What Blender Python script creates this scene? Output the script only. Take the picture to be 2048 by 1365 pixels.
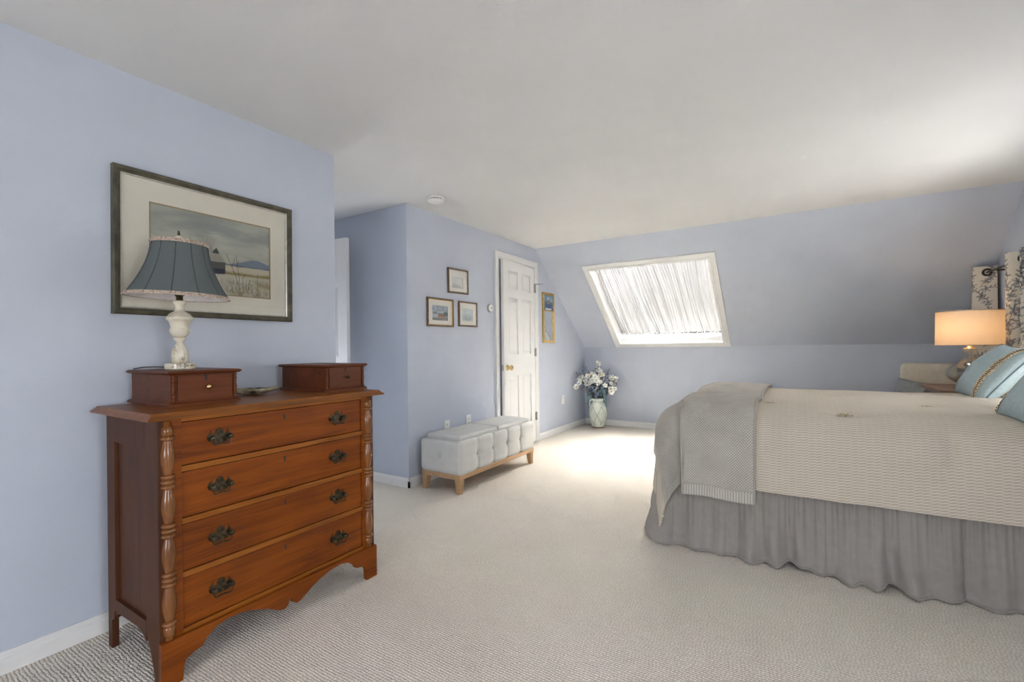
import bpy, bmesh, math, random
import numpy as np
from mathutils import Vector, Matrix
random.seed(7)
SC = bpy.context.scene
for o in list(bpy.data.objects):
    bpy.data.objects.remove(o)
COL = SC.collection
PI = math.pi

# ------------------------------------------------------------------ camera
CAM_H = 1.1225
yaw, roll = math.radians(-32.031), math.radians(0.657)
fw = Vector((math.sin(yaw), math.cos(yaw), 0.00054)).normalized()
rt = Vector((math.cos(yaw), -math.sin(yaw), 0)); up = rt.cross(fw)
cr = rt * math.cos(roll) - up * math.sin(roll); cu = rt * math.sin(roll) + up * math.cos(roll)
cd = bpy.data.cameras.new('camera'); cam = bpy.data.objects.new('camera', cd); COL.objects.link(cam)
cd.sensor_width = 36; cd.lens = 926.66 / 2048 * 36; cd.shift_y = (693.94 - 682.5) / 2048; cd.clip_start = .05
mw = Matrix((cr, cu, -fw)).transposed().to_4x4(); mw.translation = (0, 0, CAM_H); cam.matrix_world = mw
SC.camera = cam

# ------------------------------------------------------------------ world, sun, exposure
W = bpy.data.worlds.new('World'); SC.world = W; W.use_nodes = True
wn = W.node_tree.nodes; wl = W.node_tree.links; wbg = wn['Background']; wbg.inputs[1].default_value = 10.0
wtc = wn.new('ShaderNodeTexCoord'); wsp = wn.new('ShaderNodeSeparateXYZ'); wrp = wn.new('ShaderNodeValToRGB')      # pale overcast sky above, darker ground below the horizon
wl.new(wtc.outputs['Generated'], wsp.inputs[0]); wl.new(wsp.outputs[2], wrp.inputs[0]); wl.new(wrp.outputs[0], wbg.inputs[0])
wrp.color_ramp.elements[0].position = .0; wrp.color_ramp.elements[0].color = (.40, .395, .385, 1)
wrp.color_ramp.elements[1].position = .04; wrp.color_ramp.elements[1].color = (.50, .515, .54, 1)
SUN_DIR = Vector((.012, -.70, -1.0)).normalized()
sd = bpy.data.lights.new('sun', 'SUN'); sd.energy = 380; sd.angle = math.radians(.53); sd.color = (1, .97, .93)
sun = bpy.data.objects.new('sun', sd); COL.objects.link(sun); sun.location = (0, 12, 12)
sun.rotation_euler = SUN_DIR.to_track_quat('-Z', 'Y').to_euler()
def portal(name, loc, direction, sx, sy):
    d = bpy.data.lights.new(name, 'AREA'); d.shape = 'RECTANGLE'; d.size = sx; d.size_y = sy; d.cycles.is_portal = True
    o = bpy.data.objects.new(name, d); COL.objects.link(o); o.location = loc
    o.rotation_euler = Vector(direction).to_track_quat('-Z', 'Y').to_euler()
vs = SC.view_settings; vs.view_transform = 'Standard'; vs.look = 'None'; vs.gamma = 1; vs.use_curve_mapping = False
vs.exposure = 2.27
SC.cycles.max_bounces = 8; SC.cycles.diffuse_bounces = 5; SC.cycles.glossy_bounces = 3; SC.cycles.transparent_max_bounces = 8; SC.cycles.use_adaptive_sampling = True; SC.cycles.adaptive_threshold = .12; SC.cycles.adaptive_min_samples = 16; SC.cycles.sample_clamp_indirect = 40
SC.cycles.use_denoising = True

# ------------------------------------------------------------------ room dimensions (from the photograph's perspective)
H = 2.29; XA, YA = -2.384, 1.806; XB, YB = -2.689, 2.713; YC, YS, HK, XR = 6.287, 4.836, 1.106, 1.397
YN = -2.20            # wall behind the camera
XH = -4.3             # end of the little hall
T = .12
SN = Vector((0, H - HK, YC - YS)).normalized()        # outward normal of the sloped ceiling
SU = Vector((0, -(YC - YS), H - HK)).normalized()     # up the slope
portal('portal_unseen_right', (XR + .09, 3.85, 1.055), (-1, 0, 0), 1.90, .81)
portal('portal_added_back', (-.3, YN - .09, .925), (0, 1, 0), 1.2, .75)
portal('portal_added_near', (XR + .09, .15, 1.15), (-1, 0, 0), .80, .7)

# ------------------------------------------------------------------ materials
MATS = {}
class NT:
    def __init__(s, name):
        s.m = bpy.data.materials.new(name); s.m.use_nodes = True; s.t = s.m.node_tree; s.n = s.t.nodes; s.l = s.t.links
        s.b = s.n['Principled BSDF']; s.out = s.n['Material Output']
    def new(s, typ, **k):
        n = s.n.new(typ)
        for a, v in k.items(): setattr(n, a, v)
        return n
    def math(s, op, a, b=None, c=None):
        n = s.n.new('ShaderNodeMath'); n.operation = op
        for i, v in enumerate((a, b, c)):
            if v is None: continue
            if isinstance(v, (int, float)): n.inputs[i].default_value = v
            else: s.l.new(v, n.inputs[i])
        return n.outputs[0]
    def coord(s, kind='Object'): return s.n.new('ShaderNodeTexCoord').outputs[kind]
    def mapping(s, vec, scale=(1, 1, 1), rot=(0, 0, 0)):
        n = s.n.new('ShaderNodeMapping'); n.inputs['Scale'].default_value = scale; n.inputs['Rotation'].default_value = rot
        s.l.new(vec, n.inputs['Vector']); return n.outputs[0]
    def noise(s, vec, scale, detail=3, rough=.5, dist=0):
        n = s.n.new('ShaderNodeTexNoise'); n.inputs['Scale'].default_value = scale; n.inputs['Detail'].default_value = detail
        n.inputs['Roughness'].default_value = rough; n.inputs['Distortion'].default_value = dist
        if vec is not None: s.l.new(vec, n.inputs['Vector'])
        return n.outputs['Fac']
    def ramp(s, fac, stops):
        n = s.n.new('ShaderNodeValToRGB'); e = n.color_ramp.elements
        while len(e) < len(stops): e.new(.5)
        for i, (p, c) in enumerate(stops): e[i].position = p; e[i].color = (*c, 1)
        s.l.new(fac, n.inputs[0]); return n.outputs[0]
    def bump(s, h, strength=.3, dist=.01):
        n = s.n.new('ShaderNodeBump'); n.inputs['Strength'].default_value = strength; n.inputs['Distance'].default_value = dist
        s.l.new(h, n.inputs['Height']); s.l.new(n.outputs[0], s.b.inputs['Normal']); return n
    def set(s, **k):
        for a, v in k.items():
            i = s.b.inputs[a.replace('_', ' ')]
            if hasattr(v, 'is_output') or isinstance(v, bpy.types.NodeSocket): s.l.new(v, i)
            elif isinstance(v, tuple): i.default_value = (*v, 1) if len(v) == 3 else v
            else: i.default_value = v
    def sep(s, vec):
        n = s.n.new('ShaderNodeSeparateXYZ'); s.l.new(vec, n.inputs[0]); return n.outputs
    def done(s): MATS[s.m.name] = s.m; return s.m
def plain(name, col, rough=.6, metal=0, noise=.04, nscale=30, bump=0, bscale=200, spec=.5):
    t = NT(name); c = t.coord(); f = t.noise(c, nscale)
    d = tuple(max(0, x * (1 - noise * 2)) for x in col); u = tuple(min(1, x * (1 + noise * 2)) for x in col)
    t.set(Base_Color=t.ramp(f, [(.3, d), (.7, u)]), Roughness=rough, Metallic=metal)
    t.b.inputs['Specular IOR Level'].default_value = spec
    if bump: t.bump(t.noise(c, bscale, 2), bump, .004)
    return t.done()
plain('wall_paint', (.545, .590, .685), .55, noise=.008, nscale=4, bump=.12, bscale=260, spec=.35)
plain('ceiling_paint', (.74, .74, .74), .85, noise=.01, nscale=2, bump=.08, bscale=120, spec=.2)
plain('trim_white', (.80, .80, .795), .35, noise=.006, spec=.4)
plain('door_white', (.80, .80, .795), .38, noise=.006, bump=.03, bscale=90, spec=.4)
plain('plastic_white', (.82, .82, .81), .35, noise=.005)
plain('metal_grey', (.45, .45, .46), .35, 1, noise=.03)
plain('dark_slot', (.02, .02, .02), .6)
plain('brass', (.83, .62, .30), .22, 1, noise=.03)
plain('old_brass', (.085, .068, .042), .36, .85, noise=.25, nscale=90)
plain('gold_frame', (.62, .42, .14), .35, .6, noise=.08)
plain('walnut_frame', (.16, .10, .055), .4, 0, noise=.2, nscale=40)
plain('olive_frame', (.075, .067, .042), .45, 0, noise=.2, nscale=25)
plain('silver_lip', (.55, .54, .50), .35, .7, noise=.1)
plain('mat_board', (.66, .63, .54), .85, noise=.02, nscale=6)
plain('mat_bevel', (.30, .23, .13), .7)
plain('mat_white', (.78, .76, .70), .85, noise=.01)
plain('grey_velvet', (.64, .64, .62), .75, noise=.018, nscale=14, bump=.12, bscale=500, spec=.2)
plain('cream_fabric', (.72, .66, .55), .9, noise=.03, bump=.2, bscale=400, spec=.1)
plain('slate_fabric', (.30, .33, .34), .9, noise=.05, bump=.2, bscale=400, spec=.1)
plain('blue_linen', (.43, .53, .555), .85, noise=.035, nscale=60, bump=.25, bscale=450, spec=.15)
plain('piping_blue', (.20, .28, .30), .8)
plain('trim_braid', (.60, .50, .35), .85, noise=.35, nscale=160, bump=.5, bscale=300, spec=.1)
plain('braid_dark', (.16, .085, .04), .8, noise=.3, nscale=200)
plain('shade_inner', (.78, .74, .72), .8)
plain('gimp_trim', (.52, .42, .35), .9, noise=.25, nscale=200, spec=.1)
plain('skirt_white', (.36, .335, .31), .85, noise=.02, bump=.08, bscale=350, spec=.15)
plain('mattress_white', (.75, .74, .71), .9)
plain('bronze_dark', (.05, .045, .04), .35, .8)
plain('nightstand_wood', (.20, .125, .085), .45, noise=.15, nscale=12)
plain('bowl_stone', (.33, .29, .20), .45, noise=.45, nscale=22)
plain('petal_white', (.93, .91, .86), .7, noise=.06)
plain('petal_cream', (.88, .82, .72), .7, noise=.08)
plain('bud_blue', (.25, .31, .45), .7, noise=.2, nscale=120)
plain('bud_lavender', (.42, .44, .58), .7, noise=.2, nscale=120)
plain('amaranth_teal', (.16, .28, .32), .8, noise=.3, nscale=160, bump=.6, bscale=300)
plain('leaf_green', (.10, .14, .07), .6, noise=.25)
plain('leaf_sage', (.22, .27, .22), .6, noise=.2)
plain('stem_brown', (.09, .10, .07), .7)
plain('flower_eye', (.35, .30, .10), .7)
plain('cord_grey', (.10, .10, .10), .5)
plain('outdoor_white', (.8, .8, .8), .9)

def wood(name, c0, c1, c2, axis=1, rough=.32, scale=9, coat=.25):
    t = NT(name); co = t.coord()
    sc = [22, 22, 22]; sc[axis] = 1.3
    v = t.mapping(co, tuple(s * scale / 9 for s in sc))
    f = t.noise(v, 1.6, 5, .6, .8)
    g = t.noise(t.mapping(co, tuple((5 if i == axis else 160) for i in range(3))), 1.0, 2)
    big = t.noise(co, 3.5, 2)
    mix = t.math('ADD', t.math('MULTIPLY', f, .55), t.math('ADD', t.math('MULTIPLY', g, .2), t.math('MULTIPLY', big, .28)))
    t.set(Base_Color=t.ramp(mix, [(.34, c0), (.52, c1), (.70, c2)]), Roughness=rough)
    t.b.inputs['Specular IOR Level'].default_value = .28; t.b.inputs['Coat Weight'].default_value = coat; t.b.inputs['Coat Roughness'].default_value = .25
    t.bump(f, .06, .003); return t.done()
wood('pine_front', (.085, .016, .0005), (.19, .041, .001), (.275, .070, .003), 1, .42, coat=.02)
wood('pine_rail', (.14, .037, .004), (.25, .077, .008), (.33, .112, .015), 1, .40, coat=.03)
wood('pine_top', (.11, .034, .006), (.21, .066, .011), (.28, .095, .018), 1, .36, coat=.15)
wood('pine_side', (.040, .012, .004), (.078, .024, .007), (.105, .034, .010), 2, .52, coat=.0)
wood('pine_column', (.105, .036, .010), (.195, .072, .018), (.27, .105, .028), 2, .22, coat=.6)
wood('box_wood', (.060, .014, .004), (.118, .030, .008), (.160, .043, .012), 1, .46, coat=.02)
wood('oak_light', (.36, .22, .11), (.47, .30, .16), (.54, .37, .21), 1, .45, coat=.05)

# carpet: rows of woven loops
t = NT('carpet'); co = t.coord(); x, y, z = t.sep(co)
wob = t.math('ADD', t.math('MULTIPLY', t.math('SUBTRACT', t.noise(co, 3.0, 2), .5), .03), t.math('MULTIPLY', t.math('SUBTRACT', t.noise(co, 60, 2), .5), .010))
yr = t.math('DIVIDE', t.math('ADD', y, wob), .0105); row = t.math('FLOOR', yr)
fy = t.math('ABSOLUTE', t.math('SINE', t.math('MULTIPLY', yr, PI)))
stag = t.math('MULTIPLY', t.math('SINE', t.math('MULTIPLY', row, 12.9898)), 7.3)
fx = t.math('ABSOLUTE', t.math('SINE', t.math('ADD', t.math('MULTIPLY', t.math('ADD', x, t.math('MULTIPLY', t.noise(co, 45, 2), .02)), PI / .0125), stag)))
loop = t.math('MULTIPLY', t.math('POWER', fy, .7), t.math('ADD', t.math('MULTIPLY', fx, .55), .45))
n1 = t.noise(co, 160, 2); n2 = t.noise(co, 1.6, 4)
v = t.math('ADD', t.math('MULTIPLY', loop, .62), t.math('ADD', t.math('MULTIPLY', n1, .22), t.math('MULTIPLY', n2, .22)))
t.set(Base_Color=t.ramp(v, [(.20, (.44, .37, .285)), (.48, (.77, .70, .60)), (.80, (.91, .86, .77))]), Roughness=.95)
t.b.inputs['Specular IOR Level'].default_value = .1; t.b.inputs['Sheen Weight'].default_value = .1
t.bump(t.math('ADD', loop, t.math('MULTIPLY', n1, .3)), .7, .006); t.done()

# comforter: waffle stripes laid out in cloth coordinates (UV in metres)
t = NT('comforter_cloth'); uv = t.coord('UV'); x, y, z = t.sep(uv)
colf = t.math('DIVIDE', x, .028); ci = t.math('FLOOR', colf); cf = t.math('FRACT', colf)
rib = t.math('ABSOLUTE', t.math('SINE', t.math('MULTIPLY', colf, PI)))
ph = t.math('MULTIPLY', t.math('SINE', t.math('MULTIPLY', ci, 3.1)), .35)
dash = t.math('SINE', t.math('ADD', t.math('MULTIPLY', y, 2 * PI / .0125), t.math('ADD', ph, t.math('MULTIPLY', t.math('SINE', t.math('MULTIPLY', colf, 2 * PI)), .8))))
dash = t.math('ADD', t.math('MULTIPLY', dash, .5), .5)
body = t.math('MULTIPLY', t.math('POWER', rib, .5), dash)
line = t.math('SUBTRACT', 1.0, t.math('POWER', rib, .35))
hgt = t.math('ADD', t.math('MULTIPLY', body, .78), t.math('MULTIPLY', line, .65))
nf = t.noise(t.coord(), 40, 2)
t.set(Base_Color=t.ramp(t.math('ADD', hgt, t.math('MULTIPLY', nf, .15)), [(.0, (.50, .43, .335)), (.45, (.60, .53, .435)), (1.0, (.82, .775, .69))]), Roughness=.92)
t.b.inputs['Specular IOR Level'].default_value = .1; t.bump(hgt, .32, .004); t.done()
t = NT('sham_cloth'); uv = t.coord('UV'); x, y, z = t.sep(uv)
s1 = t.math('ABSOLUTE', t.math('SINE', t.math('MULTIPLY', y, PI / .024)))
d1 = t.math('ABSOLUTE', t.math('SINE', t.math('MULTIPLY', x, PI / .02)))
hh = t.math('MULTIPLY', t.math('POWER', s1, .6), t.math('ADD', t.math('MULTIPLY', d1, .3), .7))
t.set(Base_Color=t.ramp(hh, [(.1, (.55, .49, .40)), (.6, (.80, .77, .70))]), Roughness=.92); t.bump(hh, .5, .004); t.done()
# knitted throw (moss stitch body, ribbed borders)
t = NT('throw_knit'); uv = t.coord('UV'); x, y, z = t.sep(uv)
st = t.math('MULTIPLY', t.math('ABSOLUTE', t.math('SINE', t.math('MULTIPLY', t.math('ADD', x, y), PI / .014))), t.math('ABSOLUTE', t.math('SINE', t.math('MULTIPLY', t.math('SUBTRACT', x, y), PI / .014))))
n = t.noise(t.mapping(uv, (1, 1, 0)), 8, 3); n2 = t.noise(t.mapping(uv, (1, 1, 0)), 260, 2)
v = t.math('ADD', t.math('MULTIPLY', st, .55), t.math('ADD', t.math('MULTIPLY', n, .25), t.math('MULTIPLY', n2, .25)))
t.set(Base_Color=t.ramp(v, [(.15, (.36, .33, .29)), (.45, (.60, .565, .51)), (.8, (.84, .79, .71))]), Roughness=.95)
t.b.inputs['Specular IOR Level'].default_value = .1; t.bump(st, .8, .006); t.done()
def ribbed(name, axis):
    t = NT(name); uv = t.coord('UV'); q = t.sep(uv)
    st = t.math('ABSOLUTE', t.math('SINE', t.math('MULTIPLY', q[axis], PI / .013))); n2 = t.noise(t.mapping(uv, (1, 1, 0)), 260, 2)
    t.set(Base_Color=t.ramp(t.math('ADD', t.math('MULTIPLY', st, .7), t.math('MULTIPLY', n2, .3)), [(.1, (.44, .415, .375)), (.5, (.57, .54, .49)), (.9, (.72, .68, .61))]), Roughness=.95)
    t.bump(st, .8, .006); t.done()
ribbed('throw_rib_x', 0); ribbed('throw_rib_y', 1)
# alabaster
t = NT('alabaster'); co = t.coord(); f = t.noise(co, 9, 5, .6, 1.6); g = t.noise(co, 34, 4, .7, 2.5)
zz = t.sep(co)[2]
low = t.math('SUBTRACT', 1.0, t.math('MULTIPLY', t.math('MAXIMUM', t.math('SUBTRACT', zz, .09), 0), 16)); low = t.math('MAXIMUM', low, .12)
vein = t.math('MULTIPLY', t.math('MAXIMUM', t.math('SUBTRACT', t.math('MULTIPLY', t.math('ADD', f, g), .5), .50), 0), t.math('MULTIPLY', low, 7))
t.set(Base_Color=t.ramp(vein, [(0, (.76, .71, .58)), (.35, (.55, .48, .36)), (.8, (.10, .09, .08))]), Roughness=.22)
t.b.inputs['Subsurface Weight'].default_value = .15; t.b.inputs['Subsurface Radius'].default_value = (.02, .015, .01); t.done()
# celadon vase
t = NT('celadon'); co = t.coord()
t.set(Base_Color=t.ramp(t.noise(co, 14, 3), [(.3, (.64, .70, .61)), (.7, (.76, .81, .73))]), Roughness=.5); t.done()
plain('celadon_groove', (.38, .42, .35), .6); plain('vase_foot', (.42, .33, .23), .8)

def mixshader(name, sockets):
    t = NT(name); t.n.remove(t.b); return t
# silk / linen lamp shades and sheers: diffuse + translucent cloth
def cloth_translucent(name, col, trans, weave=600, amount=.5, stripes=None, clear=0):
    t = NT(name); t.n.remove(t.b); co = t.coord()
    d = t.new('ShaderNodeBsdfDiffuse'); tr = t.new('ShaderNodeBsdfTranslucent'); m = t.new('ShaderNodeMixShader'); m.inputs[0].default_value = amount
    sc = stripes or (1, 1, 1)
    f = t.noise(t.mapping(co, sc), weave, 2)
    for n, c in ((d, col), (tr, trans)):
        r = t.ramp(f, [(.3, tuple(x * .9 for x in c)), (.7, tuple(min(1, x * 1.08) for x in c))]); t.l.new(r, n.inputs['Color'])
    t.l.new(d.outputs[0], m.inputs[1]); t.l.new(tr.outputs[0], m.inputs[2]); res = m
    if clear:      # open weave: part of the light passes between the threads and is scattered forward
        tp_ = t.new('ShaderNodeBsdfRefraction'); tp_.distribution = 'BECKMANN'; tp_.inputs['Roughness'].default_value = .85; tp_.inputs['IOR'].default_value = 2.2
        res = t.new('ShaderNodeMixShader'); res.inputs[0].default_value = clear; t.l.new(m.outputs[0], res.inputs[1]); t.l.new(tp_.outputs[0], res.inputs[2])
    t.l.new(res.outputs[0], t.out.inputs['Surface']); return t.done()
cloth_translucent('shade_blue_silk', (.175, .200, .205), (.17, .195, .20), 90, .25, (6, 6, .3))
plain('seam_blue', (.075, .09, .095), .7)
cloth_translucent('shade_linen', (.70, .60, .48), (.70, .54, .38), 60, .40, (2, 2, 18))
cloth_translucent('sheer_white', (.60, .60, .60), (.0008, .0008, .0008), 300, .5, None, .050)
cloth_translucent('sheer_edge', (.55, .55, .55), (.0006, .0006, .0006), 300, .5)
# thin glass: transparent with Fresnel gloss
def thin_glass(name, tint=(1, 1, 1), ior=1.5, rough=0.0, boost=1.0):
    t = NT(name); t.n.remove(t.b)
    a = t.new('ShaderNodeBsdfTransparent'); a.inputs[0].default_value = (*tint, 1); g = t.new('ShaderNodeBsdfGlossy'); g.inputs['Roughness'].default_value = rough
    f = t.new('ShaderNodeFresnel'); m = t.new('ShaderNodeMixShader'); bf = t.new('ShaderNodeNewGeometry').outputs['Backfacing']
    t.l.new(t.math('ADD', t.math('MULTIPLY', bf, 1 / ior - ior), ior), f.inputs[0])      # a thin sheet reflects alike from both sides
    t.l.new(t.math('MULTIPLY', f.outputs[0], boost), m.inputs[0]); t.l.new(a.outputs[0], m.inputs[1]); t.l.new(g.outputs[0], m.inputs[2]); t.l.new(m.outputs[0], t.out.inputs['Surface']); return t.done()
thin_glass('picture_glass', ior=1.6); thin_glass('window_glass', ior=1.45); thin_glass('smoke_glass', (.93, .93, .91), 1.55, boost=1.6)
t = NT('mirror_glass'); t.set(Base_Color=(.85, .87, .88), Metallic=1.0, Roughness=.02); t.done()
t = NT('bulb_glow'); t.set(Base_Color=(1, .8, .55), Emission_Color=(1, .72, .40), Emission_Strength=1.5); t.done()
def painted(name, rough=.8):
    t = NT(name); a = t.new('ShaderNodeAttribute'); a.attribute_name = 'paint'; t.set(Base_Color=a.outputs['Color'], Roughness=rough); t.b.inputs['Specular IOR Level'].default_value = .15; return t.done()
painted('print_paper', .85)
t = NT('curtain_print'); a = t.new('ShaderNodeAttribute'); a.attribute_name = 'paint'; t.set(Base_Color=a.outputs['Color'], Roughness=.9)
t.b.inputs['Specular IOR Level'].default_value = .1; t.bump(t.noise(t.coord(), 500, 2), .2, .003); t.done()

# ------------------------------------------------------------------ mesh helpers
class MB:
    def __init__(s): s.v = []; s.f = []; s.uv = None; s.col = None
    def add(s, vs, fs):
        o = len(s.v); s.v += [tuple(p) for p in vs]; s.f += [tuple(i + o for i in f) for f in fs]; return s
    def box(s, lo, hi):
        (a, b, c), (d, e, f) = lo, hi
        return s.add([(a, b, c), (d, b, c), (d, e, c), (a, e, c), (a, b, f), (d, b, f), (d, e, f), (a, e, f)],
                     [(0, 3, 2, 1), (4, 5, 6, 7), (0, 1, 5, 4), (1, 2, 6, 5), (2, 3, 7, 6), (3, 0, 4, 7)])
    def frustum(s, c0, s0, c1, s1):   # tapered box between two horizontal rectangles
        vs = []
        for c, q in ((c0, s0), (c1, s1)):
            for dx, dy in ((-1, -1), (1, -1), (1, 1), (-1, 1)): vs.append((c[0] + dx * q[0] / 2, c[1] + dy * q[1] / 2, c[2]))
        return s.add(vs, [(3, 2, 1, 0), (4, 5, 6, 7), (0, 1, 5, 4), (1, 2, 6, 5), (2, 3, 7, 6), (3, 0, 4, 7)])
    def lathe(s, prof, c=(0, 0, 0), seg=32, half=None, rib=None):
        n = len(prof); a0, a1 = half or (0, 2 * PI); full = half is None; m = seg if full else seg + 1; vs = []
        for r, z in prof:
            for k in range(m):
                a = a0 + (a1 - a0) * k / seg; rr = r * (1 + (rib(a, z) if rib else 0))
                vs.append((c[0] + rr * math.cos(a), c[1] + rr * math.sin(a), c[2] + z))
        fs = []
        for i in range(n - 1):
            for k in range(seg):
                k2 = (k + 1) % m if full else k + 1; fs.append((i * m + k, i * m + k2, (i + 1) * m + k2, (i + 1) * m + k))
        if full:
            if prof[0][0] > 1e-5: fs.append(tuple(range(m - 1, -1, -1)))
            if prof[-1][0] > 1e-5: fs.append(tuple((n - 1) * m + k for k in range(m)))
        return s.add(vs, fs)
    def tube(s, path, r, seg=8, caps=True):
        P = [Vector(p) for p in path]; n = len(P); vs = []; fs = []; prev = None
        rr = r if isinstance(r, (list, tuple)) else [r] * n
        for i in range(n):
            t = (P[min(i + 1, n - 1)] - P[max(i - 1, 0)]).normalized()
            a = prev if prev is not None else (Vector((0, 0, 1)) if abs(t.z) < .9 else Vector((1, 0, 0)))
            u = (a - t * a.dot(t)).normalized(); w = t.cross(u); prev = u
            for k in range(seg):
                q = 2 * PI * k / seg; vs.append(P[i] + (u * math.cos(q) + w * math.sin(q)) * rr[i])
        for i in range(n - 1):
            for k in range(seg): fs.append((i * seg + k, i * seg + (k + 1) % seg, (i + 1) * seg + (k + 1) % seg, (i + 1) * seg + k))
        if caps: fs.append(tuple(range(seg - 1, -1, -1))); fs.append(tuple((n - 1) * seg + k for k in range(seg)))
        return s.add(vs, fs)
    def grid(s, fn, us, ws, uvfn=None, closed=False):
        o = len(s.v); nu, nw = len(us), len(ws)
        for u in us:
            for w in ws: s.v.append(tuple(fn(u, w)))
        if uvfn is not None:
            if s.uv is None: s.uv = []
            for u in us:
                for w in ws: s.uv.append(uvfn(u, w))
        for i in range(nu - 1):
            for j in range(nw - 1): s.f.append((o + i * nw + j, o + (i + 1) * nw + j, o + (i + 1) * nw + j + 1, o + i * nw + j + 1))
        return s
    def prism(s, poly, axis, lo, hi):   # extrude a 2-D outline along x / y / z
        def p3(a, b, c): return {'x': (c, a, b), 'y': (a, c, b), 'z': (a, b, c)}[axis]
        n = len(poly); vs = [p3(a, b, lo) for a, b in poly] + [p3(a, b, hi) for a, b in poly]
        fs = [tuple(range(n - 1, -1, -1)), tuple(range(n, 2 * n))] + [(i, (i + 1) % n, n + (i + 1) % n, n + i) for i in range(n)]
        return s.add(vs, fs)
    def moulding(s, prof, lo, hi, sides='NSEW'):   # profile (out, z) swept round a rectangle; returns closed slab
        (x0, y0), (x1, y1) = lo, hi; vs = []; n = len(prof)
        for o, z in prof: vs += [(x0 - o, y0 - o, z), (x1 + o, y0 - o, z), (x1 + o, y1 + o, z), (x0 - o, y1 + o, z)]
        fs = [(3, 2, 1, 0)] + [(4 * (n - 1), 4 * (n - 1) + 1, 4 * (n - 1) + 2, 4 * (n - 1) + 3)]
        for i in range(n - 1):
            for k in range(4): fs.append((4 * i + k, 4 * i + (k + 1) % 4, 4 * i + 4 + (k + 1) % 4, 4 * i + 4 + k))
        return s.add(vs, fs)
    def xform(s, M): s.v = [tuple(M @ Vector(p)) for p in s.v]; return s

def rootloc(o):
    p = Vector((0, 0, 0))
    while o is not None: p += Vector(o.location); o = o.parent
    return p
def build(name, mb, mat, parent=None, smooth=False, bevel=0, solid=0, recalc=True, subsurf=0, weld=0):
    off = rootloc(parent); me = bpy.data.meshes.new(name)
    me.from_pydata([(x - off.x, y - off.y, z - off.z) for x, y, z in mb.v], [], mb.f); me.validate()
    if mb.uv is not None:
        L = me.uv_layers.new(name='UVMap'); idx = np.empty(len(me.loops), np.int32); me.loops.foreach_get('vertex_index', idx)
        L.data.foreach_set('uv', np.asarray(mb.uv, np.float32)[idx].ravel())
    if mb.col is not None:
        A = me.color_attributes.new('paint', 'FLOAT_COLOR', 'POINT'); A.data.foreach_set('color', np.asarray(mb.col, np.float32).ravel())
    if recalc or bevel or weld:
        bm = bmesh.new(); bm.from_mesh(me)
        if weld: bmesh.ops.remove_doubles(bm, verts=bm.verts, dist=weld)
        bmesh.ops.recalc_face_normals(bm, faces=bm.faces)
        if bevel:
            es = [e for e in bm.edges if len(e.link_faces) == 2 and e.calc_face_angle(0) > .6]
            bmesh.ops.bevel(bm, geom=es, offset=bevel, segments=2, profile=.6, affect='EDGES', clamp_overlap=True)
        bm.to_mesh(me); bm.free()
    if smooth: me.shade_smooth()
    me.materials.append(MATS[mat]); o = bpy.data.objects.new(name, me); COL.objects.link(o)
    if parent is not None: o.parent = parent
    if solid:
        m = o.modifiers.new('thickness', 'SOLIDIFY'); m.thickness = solid; m.offset = -1
    if subsurf:
        m = o.modifiers.new('smooth', 'SUBSURF'); m.levels = subsurf; m.render_levels = subsurf
    if smooth and not solid and not subsurf and bevel == 0:
        pass
    return o
def smooth_by_angle(o, deg=35):
    me = o.data; me.shade_smooth(); bm = bmesh.new(); bm.from_mesh(me)
    for e in bm.edges: e.smooth = not (len(e.link_faces) == 2 and e.calc_face_angle(0) > math.radians(deg))
    bm.to_mesh(me); bm.free(); return o
def thing(name, label, cat, loc=(0, 0, 0), group=None):
    o = bpy.data.objects.new(name, None); COL.objects.link(o); o.location = loc; o.empty_display_size = .1
    return tag(o, label, cat, group)
def tag(o, label, cat, group=None):
    o['label'] = label; o['category'] = cat
    if group: o['group'] = group
    return o
def struct(name, mb, mat, label=None, parent=None, **k):
    o = build(name, mb, mat, parent, **k)
    if parent is None:
        o['kind'] = 'structure'
        if label: o['label'] = label
    return o
def spaced(lo, hi, n, R=0, k=4):      # samples with extra rows near both ends
    if R <= 0: return list(np.linspace(lo, hi, n + 1))
    e = [R * (1 - math.cos(PI / 2 * i / k)) for i in range(k)]
    return [lo + q for q in e] + list(np.linspace(lo + R, hi - R, n + 1)) + [hi - q for q in reversed(e)]
def roundbox(lo, hi, R, n=(6, 6, 6), disp=None):
    mb = MB(); ax = [spaced(lo[i], hi[i], n[i], R) for i in range(3)]
    il = [lo[i] + R for i in range(3)]; ih = [hi[i] - R for i in range(3)]
    def pt(p):
        c = Vector([min(max(p[i], il[i]), ih[i]) for i in range(3)]); d = Vector(p) - c
        nrm = d.normalized() if d.length > 1e-9 else Vector((0, 0, 1))
        q = c + nrm * R
        if disp: q = q + nrm * disp(p, nrm)
        return q
    for i in range(3):
        j, k = (i + 1) % 3, (i + 2) % 3
        for val in (lo[i], hi[i]):
            def fn(a, b, i=i, j=j, k=k, val=val):
                p = [0, 0, 0]; p[i] = val; p[j] = a; p[k] = b; return pt(p)
            mb.grid(fn, ax[j], ax[k])
    return mb
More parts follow.
